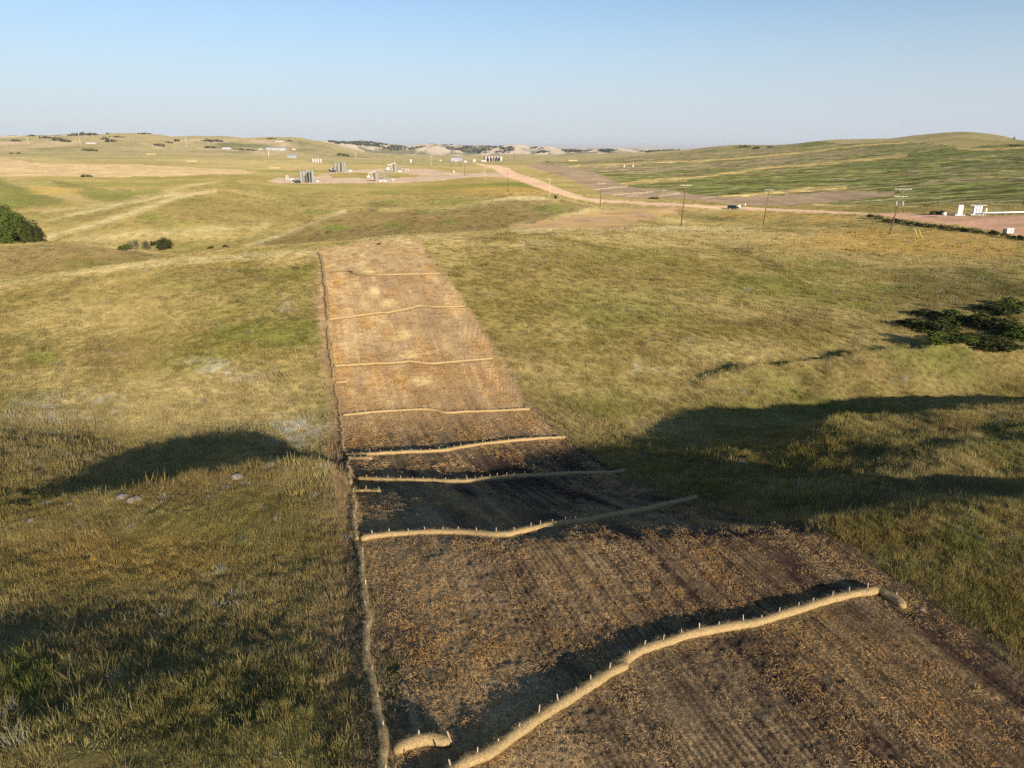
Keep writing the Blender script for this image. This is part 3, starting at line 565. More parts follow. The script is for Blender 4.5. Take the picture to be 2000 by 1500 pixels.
blade_mat('blade'); blade_mat('strand', .1, .7, 1.3)
def tuft(name, nb, spread, h0, h1, wd, lean, seg=2, mat='blade', seed=1):
    r = random.Random(seed); V = []; Fs = []
    for _ in range(nb):
        rr = spread * math.sqrt(r.random()); a = r.random() * 6.283; x, y = rr * math.cos(a), rr * math.sin(a)
        la = a + r.gauss(0, .9); L = lean * (0.2 + r.random()); h = r.uniform(h0, h1) * (1 - .35 * rr / max(spread, .01)); fa = r.random() * 6.283; wx, wy = math.cos(fa) * wd * .5, math.sin(fa) * wd * .5
        b = len(V)
        for k in range(seg):
            t = k / seg; z = h * t - .03 * (k == 0); ox, oy = L * h * t * t * math.cos(la), L * h * t * t * math.sin(la); q = 1 - .45 * t
            V += [(x + ox - wx * q, y + oy - wy * q, z), (x + ox + wx * q, y + oy + wy * q, z)]
        V.append((x + L * h * math.cos(la), y + L * h * math.sin(la), h))
        for k in range(seg - 1): Fs.append((b + 2*k, b + 2*k + 1, b + 2*k + 3, b + 2*k + 2))
        Fs.append((b + 2*(seg-1), b + 2*(seg-1) + 1, b + 2*seg))
    me = bpy.data.meshes.new(name); me.from_pydata(V, [], Fs); me.materials.append(MATS[mat]); return me
def straw_clump(name, nb, spread, l0, l1, wd, seed):
    r = random.Random(seed); V = []; Fs = []
    for _ in range(nb):
        x, y = r.uniform(-spread, spread), r.uniform(-spread, spread); a = r.random() * 6.283; L = r.uniform(l0, l1) / 2; z = r.uniform(.003, .03); dz = r.gauss(0, .018)
        dx, dy = math.cos(a) * L, math.sin(a) * L; nx, ny = -math.sin(a) * wd / 2, math.cos(a) * wd / 2; b = len(V)
        V += [(x - dx + nx, y - dy + ny, z - dz), (x - dx - nx, y - dy - ny, z - dz + wd * .6), (x + dx - nx, y + dy - ny, z + dz + wd * .6), (x + dx + nx, y + dy + ny, z + dz)]; Fs.append((b, b+1, b+2, b+3))
    me = bpy.data.meshes.new(name); me.from_pydata(V, [], Fs); me.materials.append(MATS['strand']); return me
def scatter(name, label, meshes, P, rot, scl, tint, kind):
    col = bpy.data.collections.new(name + '_source')
    for i, me in enumerate(meshes): col.objects.link(bpy.data.objects.new('%s_%02d' % (name, i), me))
    me = bpy.data.meshes.new(name); n = len(P); me.vertices.add(n); me.vertices.foreach_set('co', np.ascontiguousarray(P, np.float32).ravel())
    for nm, ty, arr, key in (('rot', 'FLOAT_VECTOR', rot, 'vector'), ('scl', 'FLOAT_VECTOR', scl, 'vector'), ('tint', 'FLOAT_COLOR', np.concatenate([tint, np.ones((n, 1))], 1), 'color')):
        at = me.attributes.new(nm, ty, 'POINT'); at.data.foreach_set(key, np.ascontiguousarray(arr, np.float32).ravel())
    at = me.attributes.new('kind', 'INT', 'POINT'); at.data.foreach_set('value', np.ascontiguousarray(kind, np.int32))
    o = bpy.data.objects.new(name, me); sc.collection.objects.link(o); set_prop(o, label, kind='stuff')
    g = bpy.data.node_groups.new(name, 'GeometryNodeTree'); g.interface.new_socket('Geometry', in_out='INPUT', socket_type='NodeSocketGeometry'); g.interface.new_socket('Geometry', in_out='OUTPUT', socket_type='NodeSocketGeometry')
    gi = g.nodes.new('NodeGroupInput'); go = g.nodes.new('NodeGroupOutput'); ip = g.nodes.new('GeometryNodeInstanceOnPoints'); ci = g.nodes.new('GeometryNodeCollectionInfo')
    ci.inputs['Collection'].default_value = col; ci.inputs['Separate Children'].default_value = True; ci.inputs['Reset Children'].default_value = True
    def na(nm, ty): q = g.nodes.new('GeometryNodeInputNamedAttribute'); q.data_type = ty; q.inputs['Name'].default_value = nm; return q.outputs['Attribute']
    L = g.links.new; L(gi.outputs[0], ip.inputs['Points']); L(ci.outputs[0], ip.inputs['Instance']); ip.inputs['Pick Instance'].default_value = True
    L(na('kind', 'INT'), ip.inputs['Instance Index']); L(na('rot', 'FLOAT_VECTOR'), ip.inputs['Rotation']); L(na('scl', 'FLOAT_VECTOR'), ip.inputs['Scale']); L(ip.outputs[0], go.inputs[0])
    mod = o.modifiers.new('scatter', 'NODES'); mod.node_group = g; return o
def sample_land(n, y0, y1, lim=0.96):
    """random points on the land ahead, even per square metre"""
    Y = np.sqrt(RNG.uniform(y0 ** 2, y1 ** 2, n)); X = RNG.uniform(-lim, lim, n) * Y; Z = H(X, Y); u, v, d = proj(X, Y, Z)
    k = (u > -50) & (u < 2050) & (v < 1590); return X[k], Y[k], Z[k], u[k], v[k]
def norm_rot(n): return np.stack([RNG.normal(0, .10, n), RNG.normal(0, .10, n), RNG.uniform(0, 6.283, n)], 1)
GR = [tuft('t', 36, .17, .10, .26, .007, .75, 2, seed=1), tuft('t', 46, .22, .08, .19, .007, 1.0, 2, seed=2), tuft('t', 20, .10, .20, .42, .006, .5, 2, seed=3), tuft('t', 36, .24, .05, .13, .014, 1.0, 2, seed=4),
      tuft('t', 22, .30, .16, .34, .024, .6, 1, seed=5), tuft('t', 26, .45, .2, .42, .045, .6, 1, seed=6), tuft('t', 30, .9, .25, .5, .10, .6, 1, seed=7)]
PP, SS, TT, KK = [], [], [], []
for (y0, y1, dens, kinds, pr, sc0) in ((6, 26, 24, (0, 1, 2, 3), (.38, .3, .14, .18), 1.0), (26, 48, 13, (0, 1, 2, 4), (.3, .2, .15, .35), 1.1), (48, 80, 6.0, (0, 4, 2), (.25, .55, .2), 1.15), (80, 130, 2.6, (4, 5), (.6, .4), 1.05), (130, 230, .6, (5, 6), (.6, .4), .9), (230, 420, .12, (6,), (1.,), 1.0)):
    n = int(.96 * (y1 ** 2 - y0 ** 2) * dens); X, Y, Z, u, v = sample_land(n, y0, y1); P = np.stack([X, Y, Z], 1); c, zz = col_of(P)
    thin = fbm(X / 2.3, Y / 2.3, 201, 2); ea, el = strip_uv(X, Y); keep = (zz == 0) & (RNG.random(len(X)) < np.clip(.95 + .6 * thin, .6, 1) * np.where((ea > -.8) & (ea < 15.6) & (el < 118), .35, 1)); P = P[keep]; c = c[keep]; X = X[keep]; Y = Y[keep]; thin = thin[keep]; m = len(P)
    r = RNG.random(m); c = c * (1.05 + .65 * RNG.random((m, 1))) * (1 + .2 * sstep(30, 60, Y))[:, None]  # tufts farther off tinted lighter to offset the shade among blades
    dry = (r < .17)[:, None]; c = np.where(dry, c * .45 + np.array((.42, .31, .115)) * .55, c); gr = (r > .86)[:, None]; c = np.where(gr, c * .6 + np.array((.13, .14, .04)) * .4, c)
    wh = ((r > .835) & (r < .845))[:, None]; c = np.where(wh, np.array((.42, .42, .36)), c)
    big = RNG.random(m) < .05; c = np.where(big[:, None], c * np.array((.8, .78, .7)), c); sz = sc0 * (0.65 + .6 * RNG.random(m)) * (1 + .22 * thin) * np.where(big, 1.55, 1); PP.append(P); TT.append(c); KK.append(RNG.choice(kinds, m, p=pr)); SS.append(np.stack([sz, sz, sz * (0.8 + .5 * RNG.random(m))], 1))
P = np.concatenate(PP); print('tufts', len(P))
scatter('prairie_grass', 'tufts of dry and green prairie grass covering the slopes', GR, P, norm_rot(len(P)), np.concatenate(SS), np.concatenate(TT), np.concatenate(KK))
# ------------------------------------------------------------------ straw wattles with stakes
stake_me = MB().box((0, 0, .0), (.028, .022, .52), taper=.85).mesh('stake', 'stake_wood')
def resample(P, step):
    P = np.array(P, float); n = len(P); Q = [P[0]]
    E = np.concatenate([[2 * P[0] - P[1]], P, [2 * P[-1] - P[-2]]])
    for i in range(1, n):
        p0, p1, p2, p3 = E[i-1], E[i], E[i+1], E[i+2]; k = max(2, int(np.linalg.norm(p2 - p1) / step))
        for t in np.linspace(0, 1, k + 1)[1:]: Q.append(.5 * (2*p1 + (p2-p0)*t + (2*p0-5*p1+4*p2-p3)*t*t + (3*p1-p0-3*p2+p3)*t**3))
    return np.array(Q)
WPTS = []
def wattle(pix, label, rad=.115, mat='straw', stakes=.58, lift=.80, off=.03, up=.17, seed=0, wander=.03):
    r = random.Random(seed + len(pix)); W = [hit(*p) for p in pix]; XY = resample([(q.x, q.y) for q in W], .09); wv_ = np.arange(len(XY)) * .09; XY = XY + wander * np.stack([vnoise(wv_ / .9, wv_ * 0 + seed, 311), vnoise(wv_ / .9, wv_ * 0 + seed, 312)], 1)
    Zg = np.maximum.reduce([H(XY[:, 0] + dx, XY[:, 1] + dy) for dx, dy in ((0, 0), (.1, 0), (-.1, 0), (0, .1))]); k = np.ones(7) / 7; Zs = np.convolve(np.pad(Zg, 3, 'edge'), k, 'valid')
    WPTS.extend(XY.tolist()); o0 = Vector((XY[0, 0], XY[0, 1], float(Zs[0]))); V = []; Fs = []; n = 13; m = len(XY); pts = []
    for i in range(m):
        c = Vector((XY[i, 0], XY[i, 1], Zs[i] + rad * lift)) - o0; pts.append(c)
    for i in range(m):
        d = (pts[min(i+1, m-1)] - pts[max(i-1, 0)]).normalized(); sd = d.cross(Vector((0, 0, 1))).normalized(); upv = sd.cross(d)
        e = 1.0
        if i in (0, m - 1): e = .55
        rr = rad * e * (1 + .13 * float(vnoise(np.array([i * .19]), np.array([seed * 3.7]), 301)[0]) + .05 * float(vnoise(np.array([i * .6]), np.array([seed * 1.7]), 302)[0]))
        for k2 in range(n):
            a = 2 * math.pi * k2 / n; q = rr * (1 + .09 * r.uniform(-1, 1)); V.append(pts[i] + sd * math.cos(a) * q * 1.06 + upv * math.sin(a) * q * .95)
    for i in range(m - 1):
        for k2 in range(n): Fs.append((i*n + k2, i*n + (k2+1) % n, (i+1)*n + (k2+1) % n, (i+1)*n + k2))
    Fs += [tuple(range(n))[::-1], tuple(range((m-1)*n, m*n))]
    b = MB(); b.add(V, Fs); o = b.build('straw_wattle', mat, None, o0, True); set_prop(o, label, 'wattle', 'straw wattles on the seeded strip')
    acc = stakes * .3; need = 0; last = pts[0]
    for i in range(1, m):
        acc += (pts[i] - last).length; last = pts[i]
        if acc > stakes * r.uniform(.85, 1.15):
            acc = 0; d = (pts[min(i+1, m-1)] - pts[i-1]).normalized(); sd = Vector((-d.y, d.x, 0)).normalized()
            if sd.y < 0: sd = -sd
            st = link('stake', stake_me, o, pts[i] + sd * off + Vector((0, 0, rad + up - .26 + r.uniform(-.06, .04))), r.random() * 3); st.rotation_euler = (r.gauss(0, .10), r.gauss(0, .10), r.random() * 3)
    return o
W8 = [
 ([(800,1575),(850,1540),(905,1500),(960,1473),(1040,1420),(1100,1381),(1180,1328),(1224,1306)], 'left half of the crossing wattle nearest the camera, running off the bottom'),
 ([(1207,1306),(1250,1279),(1320,1255),(1400,1236),(1500,1215),(1600,1182),(1660,1166),(1717,1158)], 'right half of the crossing wattle nearest the camera, rising to the strip edge'),
 ([(1720,1160),(1745,1174),(1766,1192)], 'short drooping straw wattle beyond the right end of the nearest long wattle'),
 ([(772,1478),(792,1464),(820,1455),(850,1452),(882,1458)], 'short arched straw wattle at the bottom edge of the photograph'),
 ([(704,1058),(740,1051),(800,1046),(860,1044),(920,1046),(980,1049),(1008,1045),(1060,1034),(1082,1032)], 'left part of the straw wattle crossing the strip, second from the camera'),
 ([(1068,1031),(1120,1024),(1180,1013),(1260,999),(1310,986),(1362,974)], 'right part of the second crossing wattle from the camera, lying in shade'),
 ([(692,964),(715,963),(745,964)], 'short straw wattle stub at the left edge between second and third crossing wattles'),
 ([(700,940),(760,941),(840,942),(900,944),(950,939),(1010,933),(1060,931),(1130,927),(1222,922)], 'straw wattle crossing the strip at the shadow, third from the camera'),
 ([(677,892),(720,890),(770,887),(860,883),(900,876),(960,868),(1030,861),(1104,856)], 'straw wattle crossing the strip where the sunlit part begins, fourth from the camera'),
 ([(680,899),(705,898),(728,898)], 'short straw wattle stub just below the left end of the fourth crossing wattle'),
 ([(670,813),(740,806),(820,802),(850,804),(875,808),(930,806),(1035,801)], 'straw wattle crossing the strip, fifth from the camera'),
 ([(653,717),(720,713),(780,710),(800,708),(845,712),(900,707),(963,702)], 'straw wattle crossing the strip, sixth from the camera'),
 ([(655,750),(668,748),(680,747)], 'small straw wattle stub at the left edge below the sixth crossing wattle'),
 ([(642,625),(700,618),(740,613),(760,612),(800,604),(820,599),(850,601),(900,600),(908,597)], 'straw wattle crossing the strip, seventh from the camera, hooked at its right end'),
 ([(634,531),(680,530),(692,535),(720,538),(760,538),(860,536)], 'straw wattle crossing the strip, farthest from the camera'),
 ([(752,1590),(748,1500),(738,1420),(728,1350),(722,1310)], 'edge wattle along the left side of the strip, nearest the camera'),
 ([(726,1315),(718,1250),(713,1200),(717,1168)], 'edge wattle along the left side, second from the camera'),
 ([(712,1172),(704,1120),(699,1070)], 'edge wattle along the left side just below the second crossing wattle'),
 ([(697,1056),(692,1010),(690,968)], 'edge wattle along the left side just above the second crossing wattle'),
 ([(688,955),(683,925),(679,902)], 'edge wattle in the shadow beside the third crossing wattle'),
 ([(673,888),(666,830),(660,785),(655,755)], 'sunlit edge wattle between the fourth and sixth crossing wattles'),
 ([(651,742),(645,690),(640,640)], 'edge wattle between the sixth and seventh crossing wattles'),
 ([(640,628),(636,580),(631,530),(629,512),(622,493)], 'farthest edge wattle, bending left at the top of the strip')]
for i, (pix, lb) in enumerate(W8):
    d = hit(*pix[len(pix)//2]).y; edge = i >= 15
    wattle(pix, lb, rad=(.085 if edge else .115) if d < 60 else (.10 if edge else .13), mat='straw_dirty' if edge and d < 60 else 'straw', stakes=(1.3 if edge else .62) if d < 55 else .9, seed=i, up=.13 if d < 60 else .10, lift=.45 if edge else .8, wander=.10 if edge else .03)

ST = [straw_clump('s', 50, .20, .03, .09, .004, 1), straw_clump('s', 60, .22, .02, .07, .004, 2), straw_clump('s', 26, .18, .05, .15, .004, 3), straw_clump('s', 44, .45, .06, .2, .011, 4)]
PP, SS, TT, KK = [], [], [], []
for (l0, l1, dens, kinds) in ((5, 34, 20, (0, 1, 2)), (34, 66, 10, (1, 3)), (66, 122, 3, (3,))):
    n = int(15.6 * (l1 - l0) * dens); a = RNG.uniform(-.1, 15.1, n); l = RNG.uniform(l0, l1, n); cth, sth = math.cos(STRIP_H), math.sin(STRIP_H)
    X = .8 + a * cth - l * sth; Y = a * sth + l * cth; Z = H(X, Y); u, v, d = proj(X, Y, Z)
    rw = np.sin(a * 2 * math.pi / .18 + 2.2 * vnoise(a / 3, l / 6, 136)) * sstep(2.5, 5, a)
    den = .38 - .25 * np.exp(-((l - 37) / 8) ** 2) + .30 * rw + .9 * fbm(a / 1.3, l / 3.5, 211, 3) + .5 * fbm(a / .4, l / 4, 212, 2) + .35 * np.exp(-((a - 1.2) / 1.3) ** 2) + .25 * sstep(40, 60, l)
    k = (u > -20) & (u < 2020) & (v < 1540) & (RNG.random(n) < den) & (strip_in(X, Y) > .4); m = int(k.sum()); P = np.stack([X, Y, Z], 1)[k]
    og = np.clip(.65 + 1.2 * fbm(a[k] / 2, l[k] / 5, 134, 3), 0, 1)[:, None] * RNG.random((m, 1)); c = (np.array((.55, .37, .18)) * (1 - og) + np.array((.56, .30, .085)) * og) * (.75 + .6 * RNG.random((m, 1)))
    sz = .8 + .5 * RNG.random(m); PP.append(P); TT.append(c); KK.append(RNG.choice(kinds, m)); SS.append(np.stack([sz] * 3, 1))
WP = np.array(WPTS); n = len(WP) * 5; q = WP[RNG.integers(0, len(WP), n)]; X = q[:, 0] + RNG.normal(0, .17, n); Y = q[:, 1] + RNG.normal(0, .17, n); P = np.stack([X, Y, H(X, Y)], 1)
n2 = len(WP) * 3; q2 = WP[RNG.integers(0, len(WP), n2)]; X2 = q2[:, 0] + RNG.normal(0, .05, n2); Y2 = q2[:, 1] + RNG.normal(0, .05, n2); Z2 = H(q2[:, 0], q2[:, 1]) + .20 + RNG.normal(0, .012, n2)
PP.append(np.stack([X2, Y2, Z2], 1)); TT.append(np.array((.50, .37, .18)) * (.6 + .7 * RNG.random((n2, 1)))); KK.append(np.full(n2, 1)); SS.append(np.full((n2, 3), .30))
PP.append(P); TT.append(np.array((.50, .36, .175)) * (.6 + .7 * RNG.random((n, 1)))); KK.append(RNG.choice((0, 2), n)); SS.append(np.full((n, 3), .75))
P = np.concatenate(PP); print('straw', len(P))
scatter('straw_mulch', 'loose straw strands strewn over the seeded strip', ST, P, norm_rot(len(P)) * np.array((.6, .6, 1)), np.concatenate(SS), np.concatenate(TT), np.concatenate(KK))


# ------------------------------------------------------------------ power poles
def ppole(px, pyb, pyt, label, lean=0, arms=((.55, 2.6),), detail=2, mat='pole_wood', ym=6.0):
    p = hit(px, pyb, ym); h = (pyb - pyt) * mpp(p) * 1.02; t = thing('power_pole', label, 'power pole', p, 0, 'power poles along the gravel road')
    lx = lean * mpp(p); top = Vector((lx, 0, h)); at = lambda z: Vector((lx * z / h, 0, z)); k = max(1.0, mpp(p) / .30)
    MB().tube((0, 0, -.5), top, .17 * k, .11 * k, 9).build('shaft', mat, t, smooth=True)
    for dz, wd in arms:
        c = at(h - dz); cr = MB().box(c + Vector((0, -.13, 0)), (wd, .12, .13 * k)).build('crossarm', 'grey_wood', t)
        if detail > 1:
            for sx in (-1, 1):
                e = c + Vector((sx * wd * .27, -.13, 0)); MB().tube(e, at(h - dz - .75) + Vector((0, -.12, 0)), .03, n=5).build('brace', 'grey_wood', t)
            for q in (-.46, -.16, .16, .46): MB().tube(c + Vector((q * wd, -.13, .06)), c + Vector((q * wd, -.13, .27)), .05, .035, 6).build('insulator', 'porcelain', t)
    return t, h, at
ppole(1736, 458, 372, 'leaning brown power pole with two crossarms and transformers next to the right gravel pad', 13, ((.25, 3.9), (1.9, 3.2)))
t1 = [o for o in bpy.data.objects if o.name == 'power_pole'][0]
for sx in (-.75, .75): MB().tube((1.25 + sx, -.1, 6.6), (1.27 + sx, -.1, 7.7), .22, .22, 8).build('transformer', 'grey_paint', t1, smooth=True)
ppole(1490, 441, 370, 'brown power pole with one crossarm to the right of the dark car', 5, ((.75, 3.0),))
ppole(1330, 441, 362, 'tallest brown power pole with one crossarm standing by the orange soil patch', 4, ((.55, 2.7),))
ppole(1172, 403, 357, 'power pole with one crossarm on the near side of the road bend', 1, ((.7, 2.9),))
ppole(1073, 385, 351, 'slender power pole with one crossarm left of the road bend', 0, ((.3, 2.6),), 1, 'grey_wood')
ppole(992, 375, 336, 'slender brown power pole on the golden slope below the far road', 0, ((.4, 2.2),), 1)
ppole(947, 352, 327, 'pale power pole between the road junction and the golden slope', 0, ((.5, 3.2),), 1, 'grey_wood')
ppole(908, 344, 319, 'dark power pole standing right of the track to the oil pad', 0, ((.5, 2.6),), 1)
ppole(899, 325, 306, 'distant dark power pole in front of the grey farm building', 0, ((.5, 3),), 1)
ppole(881, 326, 316, 'short distant power pole left of the grey farm building', 0, ((.5, 3),), 1)
ppole(842, 326, 306, 'distant pale power pole just right of the lone white tank', 0, ((1.0, 4),), 1, 'grey_wood')
ppole(1005, 313, 301, 'distant dark power pole right of the row of six tanks', 0, ((.5, 3),), 1)
ppole(56, 283, 269, 'far pale power pole near the left edge of the photograph', 0, ((.6, 4),), 1, 'grey_wood')
ppole(158, 287, 271, 'far pale power pole left of the pale far building', 0, ((.6, 4),), 1, 'grey_wood')
ppole(365, 291, 270, 'far pale power pole below the saddle of the left hills', 0, ((.6, 4),), 1, 'grey_wood')
ppole(695, 313, 299, 'far grey power pole left of the first pale bluff', 0, ((.6, 4),), 1, 'grey_wood')

def bar(name, pxa, pxb, label, cat, rad, mat, h=(0, 0), group=None):
    a = hit(*pxa); b = hit(*pxb); b = b + Vector((0, 0, h[1])); o = MB().tube((0, 0, -.2), b - a, rad, rad * .8, 7).build(name, mat, None, a, True); return set_prop(o, label, cat, group)
for (xb, yb, xt, yt, lb) in ((1793, 463, 1783, 445, 'left of the two slanted yellow guy wire guards by the leaning pole'), (1803, 468, 1792, 448, 'right of the two slanted yellow guy wire guards by the leaning pole')):
    p = hit(xb, yb); k = mpp(p); o = MB().tube((0, 0, -.1), ((xt - xb) * k, 0.2, (yb - yt) * k), .07, .07, 7).build('guy_wire_guard', 'yellow_plastic', None, p, True); set_prop(o, lb, 'guy guard', 'yellow guards beside the leaning power pole')

# ------------------------------------------------------------------ dark car on the road and roadside signs
p = hit(1432, 409); k = 22.5 * mpp(p) / 4.7; rz = -0.22
car = thing('parked_car', 'dark blue sport utility car standing on the gravel road', 'car', p + Vector((0, 0, .02)), rz, None, k)
low = [(-2.3, .45), (-2.33, .95), (-2.2, 1.05), (.95, 1.08), (1.9, 1.0), (2.28, .88), (2.33, .5), (2.1, .35), (-2.1, .35)]
MB().prism(low, -.92, .92).build('body', 'car_paint', car)
cab = [(-2.2, 1.06), (-2.0, 1.62), (-1.75, 1.74), (.25, 1.75), (.55, 1.66), (1.15, 1.07)]
b = MB(); n = len(cab); b.add([Vector((x, s * (.88 - .22 * (z - 1.06) / .7), z)) for s in (-1, 1) for x, z in cab], [tuple(range(n)), tuple(range(2*n-1, n-1, -1))] + [((q+1) % n, q, n + q, n + (q+1) % n) for q in range(n)]); b.build('cabin', 'car_paint', car)
for s in (-1, 1):
    for x0, x1 in ((-1.75, -1.0), (-.9, -.1), (0, .75)):
        MB().box(((x0 + x1) / 2, s * .80, 1.36), (x1 - x0, .06, .42), 0, (s * .30, 'X')).build('window', 'car_glass', car)
    for x in (-1.4, 1.45):
        wh = MB().tube((x, s * .70, .36), (x, s * .95, .36), .37, n=16).build('wheel', 'rubber', car); MB().tube((x, s * .951, .36), (x, s * .965, .36), .22, n=12).build('rim', 'grey_paint', wh)
    MB().box((2.30, s * .65, .82), (.10, .36, .18)).build('headlight', 'lamp', car); MB().box((-2.33, s * .70, .98), (.06, .22, .28)).build('tail_light', 'rust_red', car)
    MB().box((-.7, s * .62, 1.80), (2.0, .05, .05)).build('roof_rail', 'grey_paint', car)
MB().box((.86, 0, 1.38), (.05, 1.3, .62), 0, (-.72, 'Y')).build('windscreen', 'car_glass', car)
def sign(px, pyb, w_, h_, label, mat='white_paint', legs=2, z0=.9):
    p = hit(px, pyb); t = thing('road_sign', label, 'sign', p); MB().box((0, -.05, z0 + h_ / 2), (w_, .05, h_)).build('panel', mat, t)
    for s in ((-.35, .35) if legs == 2 else (0,)): MB().box((s * w_, 0, z0 / 2 + h_ * .3), (.07, .05, z0 + h_ * .8)).build('post', 'grey_wood', t)
sign(1443.5, 408, .9, 1.1, 'white rectangular sign just right of the dark car', z0=.5)
sign(1455.5, 403, .35, .9, 'small pale marker on a post farther right beyond the dark car', 'cream_panel', 1, .3)
sign(1320.5, 352, .3, 1.0, 'pale marker post in the crop rows above the road', 'cream_panel', 1, .1) if False else None
for (x, y, lb) in ((1219, 327, 'left'), (1236.5, 326.5, 'right')):
    p = hit(x, y); o = MB().box((0, 0, 1.2), (.9, .5, 2.6)).tube((0, 0, 2.4), (0, 0, 3.4), .12, n=6).build('marker_post', 'cream_panel', None, p); set_prop(o, lb + ' one of two pale marker posts among the distant crop rows', 'marker post', 'marker posts in the crops')

# ------------------------------------------------------------------ equipment on the right gravel pad
p = hit(1843, 425.5); k = mpp(p)
t = thing('chemical_tank', 'small white drum tank on four legs left of the white cabinets', 'tank', p); r0 = 3.9 * k
MB().tube((0, 0, 5.0 * k), (0, 0, 10.0 * k), r0, n=18).tube((0, 0, 10.0 * k), (0, 0, 10.9 * k), r0, r0 * .5, 18).build('drum', 'white_paint', t, smooth=True)
for sx in (-1, 1):
    for sy in (-1, 1): MB().tube((sx * r0 * .7, sy * r0 * .7, -.1), (sx * r0 * .7, sy * r0 * .7, 5.2 * k), .04, n=6).build('leg', 'grey_paint', t)
def cabinets(px, pyb, label, hcab, wcab, ncab, gap, rail):
    p = hit(px, pyb); k = mpp(p); t = thing('control_skid', label, 'control cabinet', p, math.radians(-12))
    tot = ncab * wcab * k + (ncab - 1) * gap * k
    MB().box((0, 0, .12), (tot + 9 * k, 1.8, .28)).build('skid_base', 'white_paint', t)
    for i in range(ncab):
        x = -tot / 2 + (i + .5) * wcab * k + i * gap * k; c = MB().box((x, 0, .26 + hcab * k / 2), (wcab * k, .9, hcab * k)).build('cabinet', 'white_paint', t)
        MB().box((x, -.46, .26 + hcab * k / 2), (wcab * k * .82, .03, hcab * k * .9)).build('door', 'cream_panel' if ncab == 1 else 'white_paint', c)
        MB().box((x - wcab * k / 2 - .012, 0, .26 + hcab * k / 2), (.02, .8, hcab * k * .92)).build('side_panel', 'grey_paint', c)
    for sx in rail:
        x = sx * (tot / 2 + 3.6 * k); hh = hcab * k * .82
        for yy in (-.8, .8): MB().tube((x, yy, .2), (x, yy, hh), .035, n=6).build('rail_post', 'yellow_plastic', t)
        for zz in (hh, hh * .55): MB().tube((x, -.8, zz), (x, .8, zz), .035, n=6).tube((x, .8, zz), (sx * tot / 2, .8, zz), .035, n=6).build('handrail', 'yellow_plastic', t)
    return t, k, tot
cabinets(1873, 420.5, 'tall single white control cabinet on a skid with yellow handrails', 18, 8.5, 1, 0, (-1, 1))
t, k, tot = cabinets(1907, 420, 'row of three narrow white control cabinets under a white roof bar', 15.5, 4.0, 3, 1.1, (1,))
MB().box((0, 0, .26 + 17 * k), (29 * k, 1.1, .12)).build('roof_bar', 'white_paint', t); MB().box((15 * k, -.3, 10 * k), (2.4 * k, .3, 7 * k)).build('junction_box', 'white_paint', t)
a = hit(1917, 421); b = hit(2080, 417.5); kk = mpp(a)
t = thing('pipe_run', 'long white pipe on low supports along the back of the gravel pad', 'pipe', a)
MB().tube((0, 0, .75), (b - a) + Vector((0, 0, .75)), .24, n=12).build('pipe', 'white_paint', t, smooth=True)
for f in np.linspace(.04, .96, 9):
    q = (b - a) * f; g = float(H(np.array([a.x + q.x]), np.array([a.y + q.y]))[0]) - a.z; MB().box((q.x, q.y, (g + q.z + .52) / 2), (.12, .3, max(.15, q.z + .52 - g))).build('support', 'grey_paint', t)
p = hit(1968, 459); k = mpp(p); t = thing('electrical_panel', 'rack of cream electrical boxes at the near edge of the gravel pad', 'electrical panel', p, math.radians(14))
for sx in (-11.5, 11.5): MB().tube((sx * k, .15, -.2), (sx * k, .15, 13.5 * k), .06, n=6).build('post', 'grey_paint', t)
MB().box((0, .15, 13 * k), (24 * k, .06, .1)).build('rail', 'grey_paint', t)
for x, w_, m in ((-8.5, 6.5, 'dark_paint'), (-3.2, 3.0, 'cream_panel'), (1.2, 4.2, 'white_paint'), (4.8, 2.4, 'grey_paint'), (9, 5.2, 'cream_panel')):
    c = MB().box((x * k, 0, 8 * k), (w_ * k, .3, 9.5 * k)).build('box', m, t); MB().box((x * k + w_ * k * .3, -.17, 8 * k), (.05, .06, .2)).build('handle', 'dark_paint', c)

# ------------------------------------------------------------------ oil site: tanks, sheds, pumping units
def tank(px, pyb, wpx, hpx, label, mat='tank_paint', group=None, ladder=True, cone=True, dy=0.0, bands=3):
    p = hit(px, pyb); k = mpp(p); p = p + Vector((0, dy, 0)); p.z = float(H(np.array([p.x]), np.array([p.y]))[0]); r = wpx * k / 2; h = hpx * k; t = thing('storage_tank', label, 'tank', p, 0, group)
    sh = MB().tube((0, 0, -.3), (0, 0, h), r, n=20)
    sh.build('shell', mat, t, smooth=False)
    if cone: MB().tube((0, 0, h), (0, 0, h + r * .22), r * 1.02, r * .12, 20).build('roof', mat, t)
    for q in range(bands): MB().tube((0, 0, h * (q + 1) / (bands + 1) - .06), (0, 0, h * (q + 1) / (bands + 1) + .06), r * 1.012, n=20, cap=False).build('band', mat, t)
    if ladder:
        for s in (-.25, .25): MB().tube((r * .75 + s, -r * .70 - .1, 0), (r * .75 + s, -r * .70 - .1, h + .8), .05, n=5).build('ladder_rail', 'tan_steel', t)
        MB().tube((0, 0, h), (0, 0, h + 1.2), .12, n=6).build('vent', 'grey_paint', t)
    return t, p, k
